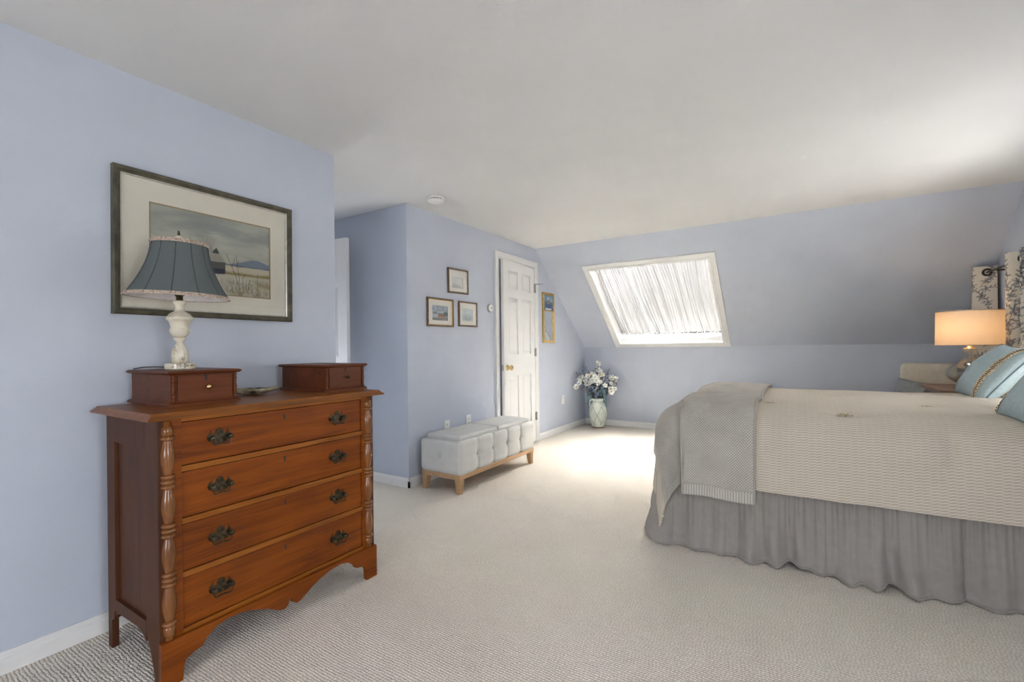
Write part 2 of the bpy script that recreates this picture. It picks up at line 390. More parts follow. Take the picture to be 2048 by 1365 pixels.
# smooth value noise
_rng = np.random.RandomState(3); _G = _rng.rand(64, 64)
def vn(x, y):
    xi, yi = math.floor(x), math.floor(y); fx, fy = x - xi, y - yi; fx = fx * fx * (3 - 2 * fx); fy = fy * fy * (3 - 2 * fy)
    a = _G[xi % 64, yi % 64]; b = _G[(xi + 1) % 64, yi % 64]; c = _G[xi % 64, (yi + 1) % 64]; d = _G[(xi + 1) % 64, (yi + 1) % 64]
    return (a * (1 - fx) + b * fx) * (1 - fy) + (c * (1 - fx) + d * fx) * fy - .5
def fbm(x, y, o=3): return sum(vn(x * 2 ** i + 7.3 * i, y * 2 ** i + 3.1 * i) / 2 ** i for i in range(o))

# raster canvas for flat prints, turned into a finely divided coloured sheet
class Canvas:
    def __init__(s, w, h, col): s.w, s.h = w, h; s.a = np.empty((h, w, 3)); s.a[:] = col; s.X, s.Y = np.meshgrid((np.arange(w) + .5) / w, 1 - (np.arange(h) + .5) / h)
    def blend(s, m, col): m = np.clip(m, 0, 1)[..., None]; s.a = s.a * (1 - m) + np.array(col) * m
    def poly(s, pts, col, op=1):
        c = np.zeros(s.X.shape, bool); n = len(pts)
        for i in range(n):
            (x1, y1), (x2, y2) = pts[i], pts[(i + 1) % n]
            if y1 == y2: continue
            c ^= ((s.Y > y1) != (s.Y > y2)) & (s.X < (x2 - x1) * (s.Y - y1) / (y2 - y1) + x1)
        s.blend(c * op, col)
    def window(s, x0, x1, y0, y1):      # array slices covering a region given in 0..1 coordinates
        return (slice(max(0, int((1 - y1) * s.h) - 2), min(s.h, int((1 - y0) * s.h) + 3)), slice(max(0, int(x0 * s.w) - 2), min(s.w, int(x1 * s.w) + 3)))
    def line(s, p, q, wd, col, op=1, asp=1.0):
        m = wd * 2; W_ = s.window(min(p[0], q[0]) - m, max(p[0], q[0]) + m, min(p[1], q[1]) - m * asp, max(p[1], q[1]) + m * asp); X, Y = s.X[W_], s.Y[W_]
        if X.size == 0: return
        px, py = p; dx, dy = q[0] - px, (q[1] - py) / asp; L = dx * dx + dy * dy + 1e-12
        t = np.clip(((X - px) * dx + (Y - py) / asp * dy) / L, 0, 1)
        d = np.hypot(X - px - t * dx, (Y - py) / asp - t * dy); k = (np.clip(1.5 - d / wd, 0, 1) * op)[..., None]; s.a[W_] = s.a[W_] * (1 - k) + np.array(col) * k
    def blob(s, c, rx, ry, col, op=1, soft=.5, rot=0):
        u, v = s.X - c[0], s.Y - c[1]; ca, sa = math.cos(rot), math.sin(rot); u, v = u * ca + v * sa, -u * sa + v * ca
        d = np.sqrt((u / rx) ** 2 + (v / ry) ** 2); s.blend(np.clip((1 - d) / soft + .5, 0, 1) * op, col)
    def noise(s, sx, sy, seed):
        r = np.random.RandomState(seed); out = 0
        for o in range(4):
            k = 2 ** o; gx, gy = int(sx * k) + 2, int(sy * k) + 2; g = r.rand(gy + 1, gx + 1)
            x, y = s.X * sx * k, s.Y * sy * k; xi, yi = x.astype(int), y.astype(int); fx, fy = x - xi, y - yi; fx = fx * fx * (3 - 2 * fx); fy = fy * fy * (3 - 2 * fy)
            out = out + ((g[yi, xi] * (1 - fx) + g[yi, xi + 1] * fx) * (1 - fy) + (g[yi + 1, xi] * (1 - fx) + g[yi + 1, xi + 1] * fx) * fy - .5) / k
        return out
    def sheet(s, fn):                       # fn(u, v) -> 3-D point, u to the right, v upward in 0..1
        mb = MB(); us = np.linspace(0, 1, s.w); vs = np.linspace(0, 1, s.h)
        mb.grid(lambda u, v: fn(u, v), us, vs)
        A = s.a[::-1].transpose(1, 0, 2).reshape(-1, 3); mb.col = np.concatenate([A, np.ones((len(A), 1))], 1); return mb

# ================================================================== ROOM SHELL
mb = MB().box((XH - .2, YN - T, -.10), (XR + T, YC + T, 0)); struct('floor', mb, 'carpet', 'beige looped wall-to-wall carpet')
mb = MB().box((XH - .2, YN - T, H), (XR + T, YS, H + .12)); struct('ceiling', mb, 'ceiling_paint', 'flat matt white ceiling')
mb = MB().box((XH, YN, 0), (XA, YA, H)); struct('wall_left', mb, 'wall_paint', 'pale blue wall behind the dresser')
mb = MB().box((XH, YB, 0), (XB, YC + T, H)); struct('wall_picture', mb, 'wall_paint', 'pale blue wall with the white door and small pictures')
hz = (YA + .14, YB - .14, .6, 1.20)  # hall-end opening, added for daylight in the hall
mb = MB().box((XH - T, YA - .1, 0), (XH, YB + .1, hz[2])).box((XH - T, YA - .1, hz[3]), (XH, YB + .1, H)).box((XH - T, YA - .1, hz[2]), (XH, hz[0], hz[3])).box((XH - T, hz[1], hz[2]), (XH, YB + .1, hz[3])); struct('wall_hall', mb, 'wall_paint', 'end wall of the short hall')
mb = MB().box((XB - .1, YC, 0), (XR + T, YC + T, HK)); struct('wall_knee', mb, 'wall_paint', 'low pale blue knee wall under the skylight')
# wall behind the camera with an opening added to light the room
wy = (-.90, .30, .55, 1.30)
mb = MB().box((XA - .1, YN - T, 0), (wy[0], YN, H)).box((wy[1], YN - T, 0), (XR + T, YN, H)).box((wy[0], YN - T, 0), (wy[1], YN, wy[2])).box((wy[0], YN - T, wy[3]), (wy[1], YN, H))
struct('wall_back', mb, 'wall_paint', 'pale blue wall behind the camera')
# gable wall with unseen openings to light the room, one above the bed head
ry = (2.90, 4.80, .65, 1.46); r2 = (-.25, .55, .80, 1.50)
mb = MB().box((XR, YN - T, 0), (XR + T, r2[0], H)).box((XR, r2[1], 0), (XR + T, ry[0], H)).box((XR, ry[1], 0), (XR + T, YC + T, H))
for q in (ry, r2): mb.box((XR, q[0], 0), (XR + T, q[1], q[2])).box((XR, q[0], q[3]), (XR + T, q[1], H))
struct('wall_right', mb, 'wall_paint', 'pale blue gable wall behind the bed head')
# sloped ceiling: slab with the skylight opening, in slope coordinates (x, s up the slope from the knee wall, t outward)
def sl(x, s, t=0): p = Vector((x, YC, HK)) + SU * s + SN * t; return (p.x, p.y, p.z)
LS = math.hypot(YC - YS, H - HK)
def slbox(mb, x0, x1, s0, s1, t0, t1):
    vs = [sl(x, s, t) for t in (t0, t1) for x, s in ((x0, s0), (x1, s0), (x1, s1), (x0, s1))]
    return mb.add(vs, [(0, 3, 2, 1), (4, 5, 6, 7), (0, 1, 5, 4), (1, 2, 6, 5), (2, 3, 7, 6), (3, 0, 4, 7)])
def s_of(y): return (YC - y) / (YC - YS) * LS
KX0, KX1, KS0, KS1 = -2.137, -.808, s_of(6.232), s_of(5.152)
SD = .26
mb = MB()
slbox(mb, XB - .1, KX0, -.15, LS + .12, 0, SD); slbox(mb, KX1, XR + T, -.15, LS + .12, 0, SD)
slbox(mb, KX0, KX1, -.15, KS0, 0, SD); slbox(mb, KX0, KX1, KS1, LS + .12, 0, SD)
struct('ceiling_slope', mb, 'wall_paint', 'pale blue sloped ceiling with the skylight in it')
# skylight: casing boards, shaft lining, sash, pane
sk = bpy.data.objects.new('window_1', None); COL.objects.link(sk); sk.location = sl((KX0 + KX1) / 2, KS0); sk['kind'] = 'structure'; sk['label'] = 'white framed skylight in the sloped ceiling'
cw = .066
for a in ((KX0 - cw, KX1 + cw, KS0 - cw, KS0), (KX0 - cw, KX1 + cw, KS1, KS1 + cw), (KX0 - cw, KX0, KS0, KS1), (KX1, KX1 + cw, KS0, KS1)):
    mb = MB(); slbox(mb, *a, -.016, .004); build('casing_board', mb, 'trim_white', sk, bevel=.004)
for a in ((KX0 - .015, KX1 + .015, KS0 - .012, KS0 + .014), (KX0 - .015, KX1 + .015, KS1 - .014, KS1 + .012), (KX0 - .012, KX0 + .014, KS0, KS1), (KX1 - .014, KX1 + .012, KS0, KS1)):
    mb = MB(); slbox(mb, *a, -.022, .0); build('inner_bead', mb, 'trim_white', sk, bevel=.003)
for a in ((KX0, KX1, KS0 - .01, KS0 + .006), (KX0, KX1, KS1 - .006, KS1 + .01), (KX0 - .01, KX0 + .006, KS0, KS1), (KX1 - .006, KX1 + .01, KS0, KS1)):
    mb = MB(); slbox(mb, *a, .002, SD + .01); build('shaft_lining', mb, 'trim_white', sk)
for a in ((KX0, KX1, KS0, KS0 + .05), (KX0, KX1, KS1 - .05, KS1), (KX0, KX0 + .05, KS0, KS1), (KX1 - .05, KX1, KS0, KS1)):
    mb = MB(); slbox(mb, *a, SD - .03, SD + .02); build('sash_rail', mb, 'trim_white', sk)
mb = MB(); slbox(mb, KX0 + .05, KX1 - .05, KS0 + .05, KS1 - .05, SD + .005, SD + .010); build('pane', mb, 'window_glass', sk)
pc = sl((KX0 + KX1) / 2, (KS0 + KS1) / 2, SD + .05)
portal('portal_skylight', pc, -SN, KX1 - KX0, KS1 - KS0)
# two gathered sheer curtains on thin rods inside the shaft; a narrow slit between them lets a line of sun through
CT = .165
def sheer(name, label, xe0, xe1, seed, CT):
    """xe0, xe1: left and right edge as functions of the slope coordinate"""
    s0, s1 = KS0 + .035, KS1 - .02
    th = thing(name, label, 'curtain', sl((xe0(s0) + xe1(s0)) / 2, s0, CT), 'sheer curtains of the skylight')
    nu, nv = 200, 36; rnd = random.Random(seed)
    fr = [(rnd.uniform(9, 16), rnd.uniform(0, 6)), (rnd.uniform(22, 32), rnd.uniform(0, 6)), (rnd.uniform(45, 60), rnd.uniform(0, 6))]
    def fn(u, v):
        s = s0 + (s1 - s0) * v; a, b = xe0(s), xe1(s); x = a + (b - a) * u
        sag = .010 * math.sin(PI * v)
        warp = u + .030 * math.sin(PI * v) * math.sin(u * 7 + seed)
        d = sum(.0036 / (i + 1) ** .6 * math.sin(2 * PI * f * .5 * warp + p + 1.1 * math.sin(3 * v + i)) for i, (f, p) in enumerate(fr))
        d += .0016 * fbm(u * 30, v * 2 + seed)
        return sl(x, s, CT - .012 + d * (0.75 + .25 * math.sin(PI * v)) - sag)
    mb = MB().grid(fn, np.linspace(0, 1, nu + 1), np.linspace(0, 1, nv + 1)); mb.f = [f[::-1] for f in mb.f]; build('sheer_panel', mb, 'sheer_white', th, smooth=True, recalc=False)
    def hem(u, v):
        s = s0 - .016 + .032 * v; a, b = xe0(s0), xe1(s0); x = a + (b - a) * u
        d = .006 * math.sin(u * 190 + seed) + .004 * math.sin(u * 83)
        return sl(x, s + .0035 * math.sin(u * 140 + 2), CT - .026 + d)
    mb = MB().grid(hem, np.linspace(0, 1, 240), np.linspace(0, 1, 3)); build('ruffled_heading', mb, 'sheer_edge', th, smooth=True)
    mb = MB().tube([sl(xe0(s0), s0, CT - .012), sl(xe1(s0), s0, CT - .012)], .0045); build('rod', mb, 'trim_white', th)
    return th
def slit(s): return -1.690 - .075 * (s - KS0) / (KS1 - KS0)
sheer('sheer_curtain', 'gathered white sheer curtain covering left half of skylight', lambda s: KX0 + .004, lambda s: slit(s) - .005, 1, CT)
sheer('sheer_curtain', 'gathered white sheer curtain covering right half of skylight', lambda s: slit(s) + .005, lambda s: KX1 - .006, 2, CT)
# unseen windows put in to light the room
def side_window(name, label, corner, ua, va, w, h, n):
    r = bpy.data.objects.new(name, None); COL.objects.link(r); r.location = corner; r['kind'] = 'structure'; r['label'] = label
    c = Vector(corner); ua, va, n = Vector(ua), Vector(va), Vector(n)
    def bx(nm, a0, a1, b0, b1, t0, t1, mat):
        vs = [c + ua * a + va * b + n * q for q in (t0, t1) for a, b in ((a0, b0), (a1, b0), (a1, b1), (a0, b1))]
        build(nm, MB().add(vs, [(0, 3, 2, 1), (4, 5, 6, 7), (0, 1, 5, 4), (1, 2, 6, 5), (2, 3, 7, 6), (3, 0, 4, 7)]), mat, r)
    k = .06
    bx('casing_board', -k, w + k, -k, 0, -.015, 0, 'trim_white'); bx('casing_board', -k, w + k, h, h + k, -.015, 0, 'trim_white')
    bx('casing_board', -k, 0, 0, h, -.015, 0, 'trim_white'); bx('casing_board', w, w + k, 0, h, -.015, 0, 'trim_white')
    for b0 in (0, h / 2 - .02, h - .04): bx('sash_rail', 0, w, b0, b0 + .04, .05, .08, 'trim_white')
    for a0 in (0, w / 2 - .02, w - .04): bx('sash_rail', a0, a0 + .04, 0, h, .05, .08, 'trim_white')
    bx('pane', .04, w - .04, .04, h - .04, .062, .066, 'window_glass')
side_window('window_unseen_2', 'unseen white window in the gable wall above the bed head', (XR, ry[0], ry[2]), (0, 1, 0), (0, 0, 1), ry[1] - ry[0], ry[3] - ry[2], (1, 0, 0))  # out of view; opening sized for the light over the bed
side_window('window_added_5', 'added white window in the gable wall right of the camera', (XR, r2[0], r2[2]), (0, 1, 0), (0, 0, 1), r2[1] - r2[0], r2[3] - r2[2], (1, 0, 0))  # unseen window added to brighten the left wall and dresser
side_window('window_added_4', 'added white window at the end of the short hall', (XH, hz[0], hz[2]), (0, 1, 0), (0, 0, 1), hz[1] - hz[0], hz[3] - hz[2], (-1, 0, 0))  # unseen window added to lift the dark hall
portal('portal_added_hall', (XH - .09, (hz[0] + hz[1]) / 2, (hz[2] + hz[3]) / 2), (1, 0, 0), hz[1] - hz[0], hz[3] - hz[2])
side_window('window_added_3', 'added white window in the wall behind the camera', (wy[0], YN, wy[2]), (1, 0, 0), (0, 0, 1), wy[1] - wy[0], wy[3] - wy[2], (0, -1, 0))  # unseen window added as soft fill from behind
# baseboards
BH = .076
def baseboard(name, p, q, n, ext0=0, ext1=0):
    """p -> q along the floor on the wall face, n = inward normal"""
    p, q, n = Vector((*p, 0)), Vector((*q, 0)), Vector((*n, 0)); d = (q - p).normalized(); p -= d * ext0; q += d * ext1
    prof = [(0, 0), (.015, 0), (.015, .052), (.013, .056), (.013, .060), (.009, .068), (.008, BH), (0, BH)]
    vs = [e + n * a + Vector((0, 0, b)) for e in (p, q) for a, b in prof]; k = len(prof)
    fs = [tuple(range(k)), tuple(range(2 * k - 1, k - 1, -1))] + [(i, (i + 1) % k, k + (i + 1) % k, k + i) for i in range(k)]
    struct(name, MB().add(vs, fs), 'trim_white', 'white baseboard')
baseboard('baseboard_left', (XA, YN), (XA, YA), (1, 0), 0, .015)
baseboard('baseboard_hall', (XH, YB), (XB, YB), (0, -1), 0, .015)
baseboard('baseboard_hall_left', (XH, YA), (XA, YA), (0, 1), 0, .015)
DY0, DY1, DZ = 4.035, 4.797, 2.052       # door opening
baseboard('baseboard_picture', (XB, YB), (XB, DY0 - .07), (1, 0), .015, 0)
baseboard('baseboard_corner', (XB, DY1 + .075), (XB, YC), (1, 0))
baseboard('baseboard_knee', (XB, YC), (XR, YC), (0, -1))
baseboard('baseboard_right', (XR, YN), (XR, YC), (-1, 0))

# ------------------------------------------------------------------ white six-panel door and its casing
def casing(name, x, y0, y1, z1, w=.072):
    r = bpy.data.objects.new(name, None); COL.objects.link(r); r.location = (x, y0, 0); r['kind'] = 'structure'; r['label'] = 'white moulded door casing'
    prof = [(0, 0), (0, .012), (.010, .016), (.022, .014), (.050, .019), (.062, .024), (w, .022), (w, 0)]   # across, proud
    k = len(prof)
    def strip(path):
        vs = []
        for (yy, zz, sy, sz) in path: vs += [(x + b, yy + sy * a, zz + sz * a) for a, b in prof]
        fs = [tuple(range(k)), tuple(range(2 * k - 1, k - 1, -1))] + [(i, (i + 1) % k, k + (i + 1) % k, k + i) for i in range(k)]
        return MB().add(vs, fs)
    build('casing_board', strip([(y0, 0, -1, 0), (y0, z1, -1, 1)]), 'trim_white', r)
    build('casing_board', strip([(y1, 0, 1, 0), (y1, z1, 1, 1)]), 'trim_white', r)
    build('casing_board', strip([(y0, z1, -1, 1), (y1, z1, 1, 1)]), 'trim_white', r)
    return r
cs = casing('trim_1', XB, DY0, DY1, DZ)
def panel_door(root, Y0, Y1, Z0, Z1, x, th, M=None, mat='door_white'):
    """leaf in the plane x..x-th; six recessed panels on the room side"""
    w = Y1 - Y0; st = .108; mid = .10; pw = (w - 2 * st - mid) / 2
    rows = [(.11, .80), (1.02, 1.65), (1.745, 1.935)]
    rows = [(Z0 + a, Z0 + b) for a, b in ((.22, .795), (1.03, 1.64), (1.735, 1.93))]
    ys = [Y0, Y0 + st, Y0 + st + pw, Y0 + st + pw + mid, Y1 - st, Y1]
    core = MB().box((x - th + .004, Y0, Z0), (x - .012, Y1, Z1))
    for a, b in ((ys[0], ys[1]), (ys[2], ys[3]), (ys[4], ys[5])): core.box((x - .013, a, Z0), (x, b, Z1))
    zs = [Z0, rows[0][0], rows[0][1], rows[1][0], rows[1][1], rows[2][0], rows[2][1], Z1]
    for a, b in ((ys[1], ys[2]), (ys[3], ys[4])):
        for c in (0, 2, 4, 6): core.box((x - .013, a, zs[c]), (x, b, zs[c + 1]))
    if M is not None: core.xform(M)
    build('leaf', core, mat, root)
    for a, b in ((ys[1], ys[2]), (ys[3], ys[4])):
        for c in (1, 3, 5):
            z0, z1 = zs[c], zs[c + 1]; mb = MB(); i = .012; j = .034
            q = [(x - .0125, a, z0), (x - .0125, b, z0), (x - .0125, b, z1), (x - .0125, a, z1)]
            q2 = [(x - .011, a + i, z0 + i), (x - .011, b - i, z0 + i), (x - .011, b - i, z1 - i), (x - .011, a + i, z1 - i)]
            q3 = [(x - .003, a + j, z0 + j), (x - .003, b - j, z0 + j), (x - .003, b - j, z1 - j), (x - .003, a + j, z1 - j)]
            fs = [(8, 9, 10, 11)]
            for L in (0, 4):
                for k in range(4): fs.append((L + k, L + (k + 1) % 4, L + 4 + (k + 1) % 4, L + 4 + k))
            mb.add(q + q2 + q3, fs)
            if M is not None: mb.xform(M)
            build('panel', mb, mat, root, recalc=False)
dr = bpy.data.objects.new('door_1', None); COL.objects.link(dr); dr.location = (XB, DY1, 0); dr['kind'] = 'structure'; dr['label'] = 'white six-panel door standing slightly ajar with brass knob'
ang = math.radians(3.6)
HP = Vector((XB + .012, DY1 - .004, 0)); M = Matrix.Translation(HP) @ Matrix.Rotation(ang, 4, 'Z') @ Matrix.Translation(-HP)
panel_door(dr, DY0 + .012, DY1 - .005, .012, DZ - .008, XB + .012, .035, M)
# jamb lining seen at the gap
mb = MB().box((XB - .002, DY0 - .001, 0), (XB + .010, DY0 + .006, DZ)); build('jamb', mb, 'trim_white', dr)
for zz in (1.807, 1.057, .305):
    mb = MB().tube([(XB + .024, DY1 + .001, zz - .048), (XB + .024, DY1 + .001, zz + .048)], .0075); mb.box((XB + .010, DY1 - .020, zz - .045), (XB + .0165, DY1 + .022, zz + .045)); build('hinge', mb, 'metal_grey', dr)
def turned(prof, c, axis, seg=20):
    mb = MB().lathe(prof, (0, 0, 0), seg); q = Vector((0, 0, 1)).rotation_difference(Vector(axis)); return mb.xform(Matrix.Translation(c) @ q.to_matrix().to_4x4())
kp = M @ Vector((XB + .012, DY0 + .075, .905))
build('knob', turned([(.0, 0), (.031, 0), (.031, .004), (.012, .010), (.011, .026), (.022, .034), (.028, .048), (.026, .060), (.015, .068), (0, .069)], kp, (1, 0, 0)), 'brass', dr, smooth=True)
lp = M @ Vector((XB - .006, DY0 + .0115, .905)); build('latch_plate', MB().box((lp.x - .012, lp.y - .002, lp.z - .03), (lp.x + .010, lp.y + .001, lp.z + .03)), 'metal_grey', dr)
hk = MB().tube([(XB + .024, DY1, 1.860), (XB + .075, DY1 + .02, 1.864), (XB + .085, DY1 + .075, 1.868)], .0045); hk.box((XB + .018, DY1 - .018, 1.855), (XB + .032, DY1 + .012, 1.866)); build('hinge_stop', hk, 'metal_grey', dr)
# hall door leaf, opened back along the hall wall
d2 = bpy.data.objects.new('door_2', None); COL.objects.link(d2); d2.location = (-3.20, 2.55, 0); d2['kind'] = 'structure'; d2['label'] = 'white panel door standing open in the hall'
M2 = Matrix.Translation((-3.20, 2.535, 0)) @ Matrix.Rotation(math.radians(-88), 4, 'Z')
panel_door(d2, -.76, 0, .012, 2.05, 0, .035, M2 @ Matrix.Translation((0, 0, 0)))

# ------------------------------------------------------------------ wall fittings
def outlet(y, z, label, x=XB):
    r = thing('wall_outlet', label, 'outlet', (x, y, z), 'white outlets on the picture wall')
    build('plate', roundbox((x, y - .036, z - .058), (x + .007, y + .036, z + .058), .003, (1, 2, 2)), 'plastic_white', r, smooth=True, weld=1e-5)
    for dz in (-.02, .02):
        build('socket', MB().lathe([(.0165, 0), (.0165, .0025), (0, .0025)], (0, 0, 0), 16).xform(Matrix.Translation((x + .007, y, z + dz)) @ Matrix.Rotation(PI / 2, 4, 'Y')), 'plastic_white', r)
        build('slot', MB().box((x + .0090, y - .008, z + dz - .005), (x + .0098, y - .005, z + dz + .006)).box((x + .0090, y + .005, z + dz - .005), (x + .0098, y + .008, z + dz + .006)), 'dark_slot', r)
outlet(3.185, .418, 'white wall outlet above left end of grey bench'); outlet(3.50, .428, 'white wall outlet above middle of grey bench'); outlet(5.553, .417, 'white wall outlet low between gold mirror and flower vase')
th = thing('thermostat', 'small round white thermostat on wall beside door casing', 'thermostat', (XB, 3.875, 1.52))
build('base_ring', turned([(0, 0), (.043, 0), (.043, .010), (.036, .016), (.034, .016), (0, .016)], Vector((XB, 3.875, 1.52)), (1, 0, 0), 32), 'metal_grey', th, smooth=True)
build('dial', turned([(.036, .014), (.036, .022), (.031, .026), (.014, .027), (0, .027)], Vector((XB, 3.875, 1.52)), (1, 0, 0), 32), 'plastic_white', th, smooth=True)
build('display', turned([(.013, .0262), (.013, .0282), (0, .0284)], Vector((XB, 3.875, 1.52)), (1, 0, 0), 24), 'metal_grey', th)
sx, sy = -2.40, 2.745
th = thing('smoke_detector', 'round white smoke detector on ceiling near hall corner', 'smoke detector', (sx, sy, H))
build('base', MB().lathe([(.068, 0), (.070, -.006), (.070, -.014), (.064, -.016)], (sx, sy, H), 40), 'plastic_white', th, smooth=True)
build('vent_ring', MB().lathe([(.056, -.014), (.056, -.024)], (sx, sy, H), 40), 'dark_slot', th)
for k in range(14):
    a = 2 * PI * k / 14; mb = MB().box((-.004, -.003, -.026), (.006, .003, -.012)); mb.xform(Matrix.Translation((sx, sy, H)) @ Matrix.Rotation(a, 4, 'Z') @ Matrix.Translation((.058, 0, 0))); build('vent_rib', mb, 'plastic_white', th)
build('cover', MB().lathe([(.066, -.022), (.066, -.028), (.058, -.036), (.030, -.041), (0, -.042)], (sx, sy, H), 40), 'plastic_white', th, smooth=True)

# ================================================================== PICTURES
def framed(name, label, x, y0, y1, z0, z1, fwid, fdep, fmat, canvas, mat_in, lip=None, mat_col='mat_board', bevel=None, group=None, tilt=0, rotx=0):
    """picture on a wall facing +x; mat_in = (left, right, bottom, top) opening in metres"""
    th = thing(name, label, 'picture', (x, (y0 + y1) / 2, z0), group)
    c = Vector((x, (y0 + y1) / 2, (z0 + z1) / 2)); R = Matrix.Translation(c) @ Matrix.Rotation(rotx, 4, 'X') @ Matrix.Translation(-c)
    if tilt: # lean the top off the wall
        b = Vector((x, 0, z0)); R = R @ Matrix.Translation(b) @ Matrix.Rotation(tilt, 4, 'Y') @ Matrix.Translation(-b)
    prof = [(0, 0), (0, fdep * .85), (fwid * .18, fdep), (fwid * .55, fdep * .93), (fwid * .7, fdep * .78), (fwid, fdep * .62), (fwid, 0)]
    k = len(prof)
    corners = [(y0, z0, 1, 1), (y1, z0, -1, 1), (y1, z1, -1, -1), (y0, z1, 1, -1)]
    for i in range(4):
        vs = []
        for (yy, zz, sy_, sz_) in (corners[i], corners[(i + 1) % 4]): vs += [(x + b, yy + sy_ * a, zz + sz_ * a) for a, b in prof]
        fs = [tuple(range(k)), tuple(range(2 * k - 1, k - 1, -1))] + [(q, (q + 1) % k, k + (q + 1) % k, k + q) for q in range(k)]
        build('frame_rail', MB().add(vs, fs).xform(R), fmat, th)
        if lip:
            vs = []; lw = lip[0]; pr = [(fwid, fdep * .60), (fwid + lw, fdep * .50), (fwid + lw, fdep * .3), (fwid, fdep * .3)]
            for (yy, zz, sy_, sz_) in (corners[i], corners[(i + 1) % 4]): vs += [(x + b, yy + sy_ * a, zz + sz_ * a) for a, b in pr]
            build('inner_lip', MB().add(vs, [(q, (q + 1) % 4, 4 + (q + 1) % 4, 4 + q) for q in range(4)]).xform(R), lip[1], th)
    l, r, b, tp = mat_in; g = fdep * .34
    m = MB(); a0, a1, b0, b1 = y0 + .004, y1 - .004, z0 + .004, z1 - .004
    for q in ((a0, a1, b0, b), (a0, a1, tp, b1), (a0, l, b, tp), (r, a1, b, tp)): m.box((x + g - .004, q[0], q[2]), (x + g, q[1], q[3]))
    build('mat_board', m.xform(R), mat_col, th)
    if bevel:
        m = MB(); e = bevel
        for q in ((l, r, b, b + e), (l, r, tp - e, tp), (l, l + e, b + e, tp - e), (r - e, r, b + e, tp - e)): m.box((x + g - .0035, q[0], q[2]), (x + g - .0015, q[1], q[3]))
        build('mat_bevel', m.xform(R), 'mat_bevel', th)
    build('print', canvas.sheet(lambda u, v: (x + g - .0036, l + (r - l) * u, b + (tp - b) * v)).xform(R), 'print_paper', th, recalc=False)
    build('glass', MB().add([(x + g + .003, a0, b0), (x + g + .003, a1, b0), (x + g + .003, a1, b1), (x + g + .003, a0, b1)], [(0, 1, 2, 3)]).xform(R), 'picture_glass', th, recalc=False)
    build('backing', MB().box((x + .001, a0, b0), (x + g - .005, a1, b1)).xform(R), 'mat_bevel', th)
    return th
# -- the barn watercolour
cv = Canvas(330, 230, (.40, .41, .35)); X, Y = cv.X, cv.Y
n = cv.noise(2.5, 5, 4); n2 = cv.noise(4, 9, 9)
cv.blend(np.clip(n * 1.8 + .15, 0, .75), (.23, .25, .235)); cv.blend(np.clip(n2 * 1.6, 0, .5), (.50, .50, .43)); cv.blend(np.clip((Y - .80) * 2.5, 0, .35), (.27, .29, .27))
for c, rx, ry_, col in (((.05, .88), .10, .03, (.19, .21, .22)), ((.25, .925), .12, .03, (.22, .23, .21)), ((.40, .85), .13, .035, (.21, .23, .225)), ((.57, .82), .12, .02, (.25, .27, .28)), ((.80, .775), .16, .03, (.24, .26, .25)), ((.15, .78), .12, .05, (.27, .29, .26)), ((.72, .68), .15, .03, (.28, .29, .28)), ((.5, .745), .1, .012, (.47, .46, .40))): cv.blob(c, rx, ry_, col, .55, 1.6, .08)
def ridge(x, a): return a
cv.blend((Y < .40 + .06 * np.clip((X - .57) / .25, 0, 1) + .055 * np.exp(-((X - .84) / .12) ** 2) + .012 * cv.noise(9, 2, 2)) * (X > .55) * .85, (.15, .20, .27))
cv.blend((Y < .415 + .015 * cv.noise(12, 2, 5)) * 1.0 * (X > .5), (.10, .13, .19)); 
cv.blend(np.clip((.405 + .010 * cv.noise(10, 3, 6) - Y) * 60, 0, 1), (.52, .47, .36))
cv.blend(np.clip((.33 + .02 * cv.noise(7, 3, 8) - Y) * 30, 0, 1) * np.clip((Y - .265) * 40, 0, 1) * (X > .38), (.24, .19, .065))
cv.blend(np.clip((.285 - Y) * 40, 0, 1), (.47, .45, .36)); cv.blend(np.clip((.27 - Y) * 8, 0, .8) * np.clip(cv.noise(14, 9, 11) * 3, 0, 1), (.26, .22, .11)); cv.blend(np.clip(cv.noise(10, 6, 12) * 2.2, 0, .6) * (Y < .25), (.60, .57, .47))
rr = random.Random(4)
for k in range(34):
    x0 = rr.uniform(.30, .47); cv.line((x0, .50), (x0 + rr.uniform(-.03, .05), rr.uniform(.60, .73)), .0016, (.14, .14, .13), .5, 1.44)
cv.blob((.43, .66), .07, .07, (.19, .19, .18), .45, 1.6)
cv.poly([(.33, .50), (.384, .535), (.455, .46), (.455, .258), (.33, .232)], (.17, .165, .135)); cv.poly([(.394, .521), (.535, .524), (.584, .428), (.453, .423)], (.36, .34, .29))
cv.poly([(.30, .56), (.394, .523), (.455, .46), (.452, .44), (.30, .53)], (.29, .28, .25)); cv.poly([(.455, .42), (.582, .426), (.58, .277), (.455, .263)], (.11, .108, .10)); cv.poly([(.46, .335), (.578, .34), (.578, .28), (.46, .267)], (.045, .045, .075))
cv.blend(((np.sin(X * 260) > .5) & (X < .455) & (X > .33) & (Y < .46) & (Y > .26)) * .35, (.08, .08, .07)); cv.blob((.47, .31), .005, .008, (.6, .58, .5))
cv.poly([(.468, .525), (.506, .60), (.532, .526)], (.05, .06, .055)); cv.blob((.50, .55), .022, .022, (.05, .06, .055), .9, .8)
for k in range(360):
    c = (min(.96, max(.32, rr.gauss(.76, .13))), rr.uniform(.01, .18)); L = rr.uniform(.02, .07)
    cv.line(c, (c[0] + rr.uniform(-.02, .02), c[1] + L), .0014, rr.choice([(.16, .14, .04), (.27, .22, .08), (.10, .10, .05), (.52, .48, .36)]), .7, 1.44)
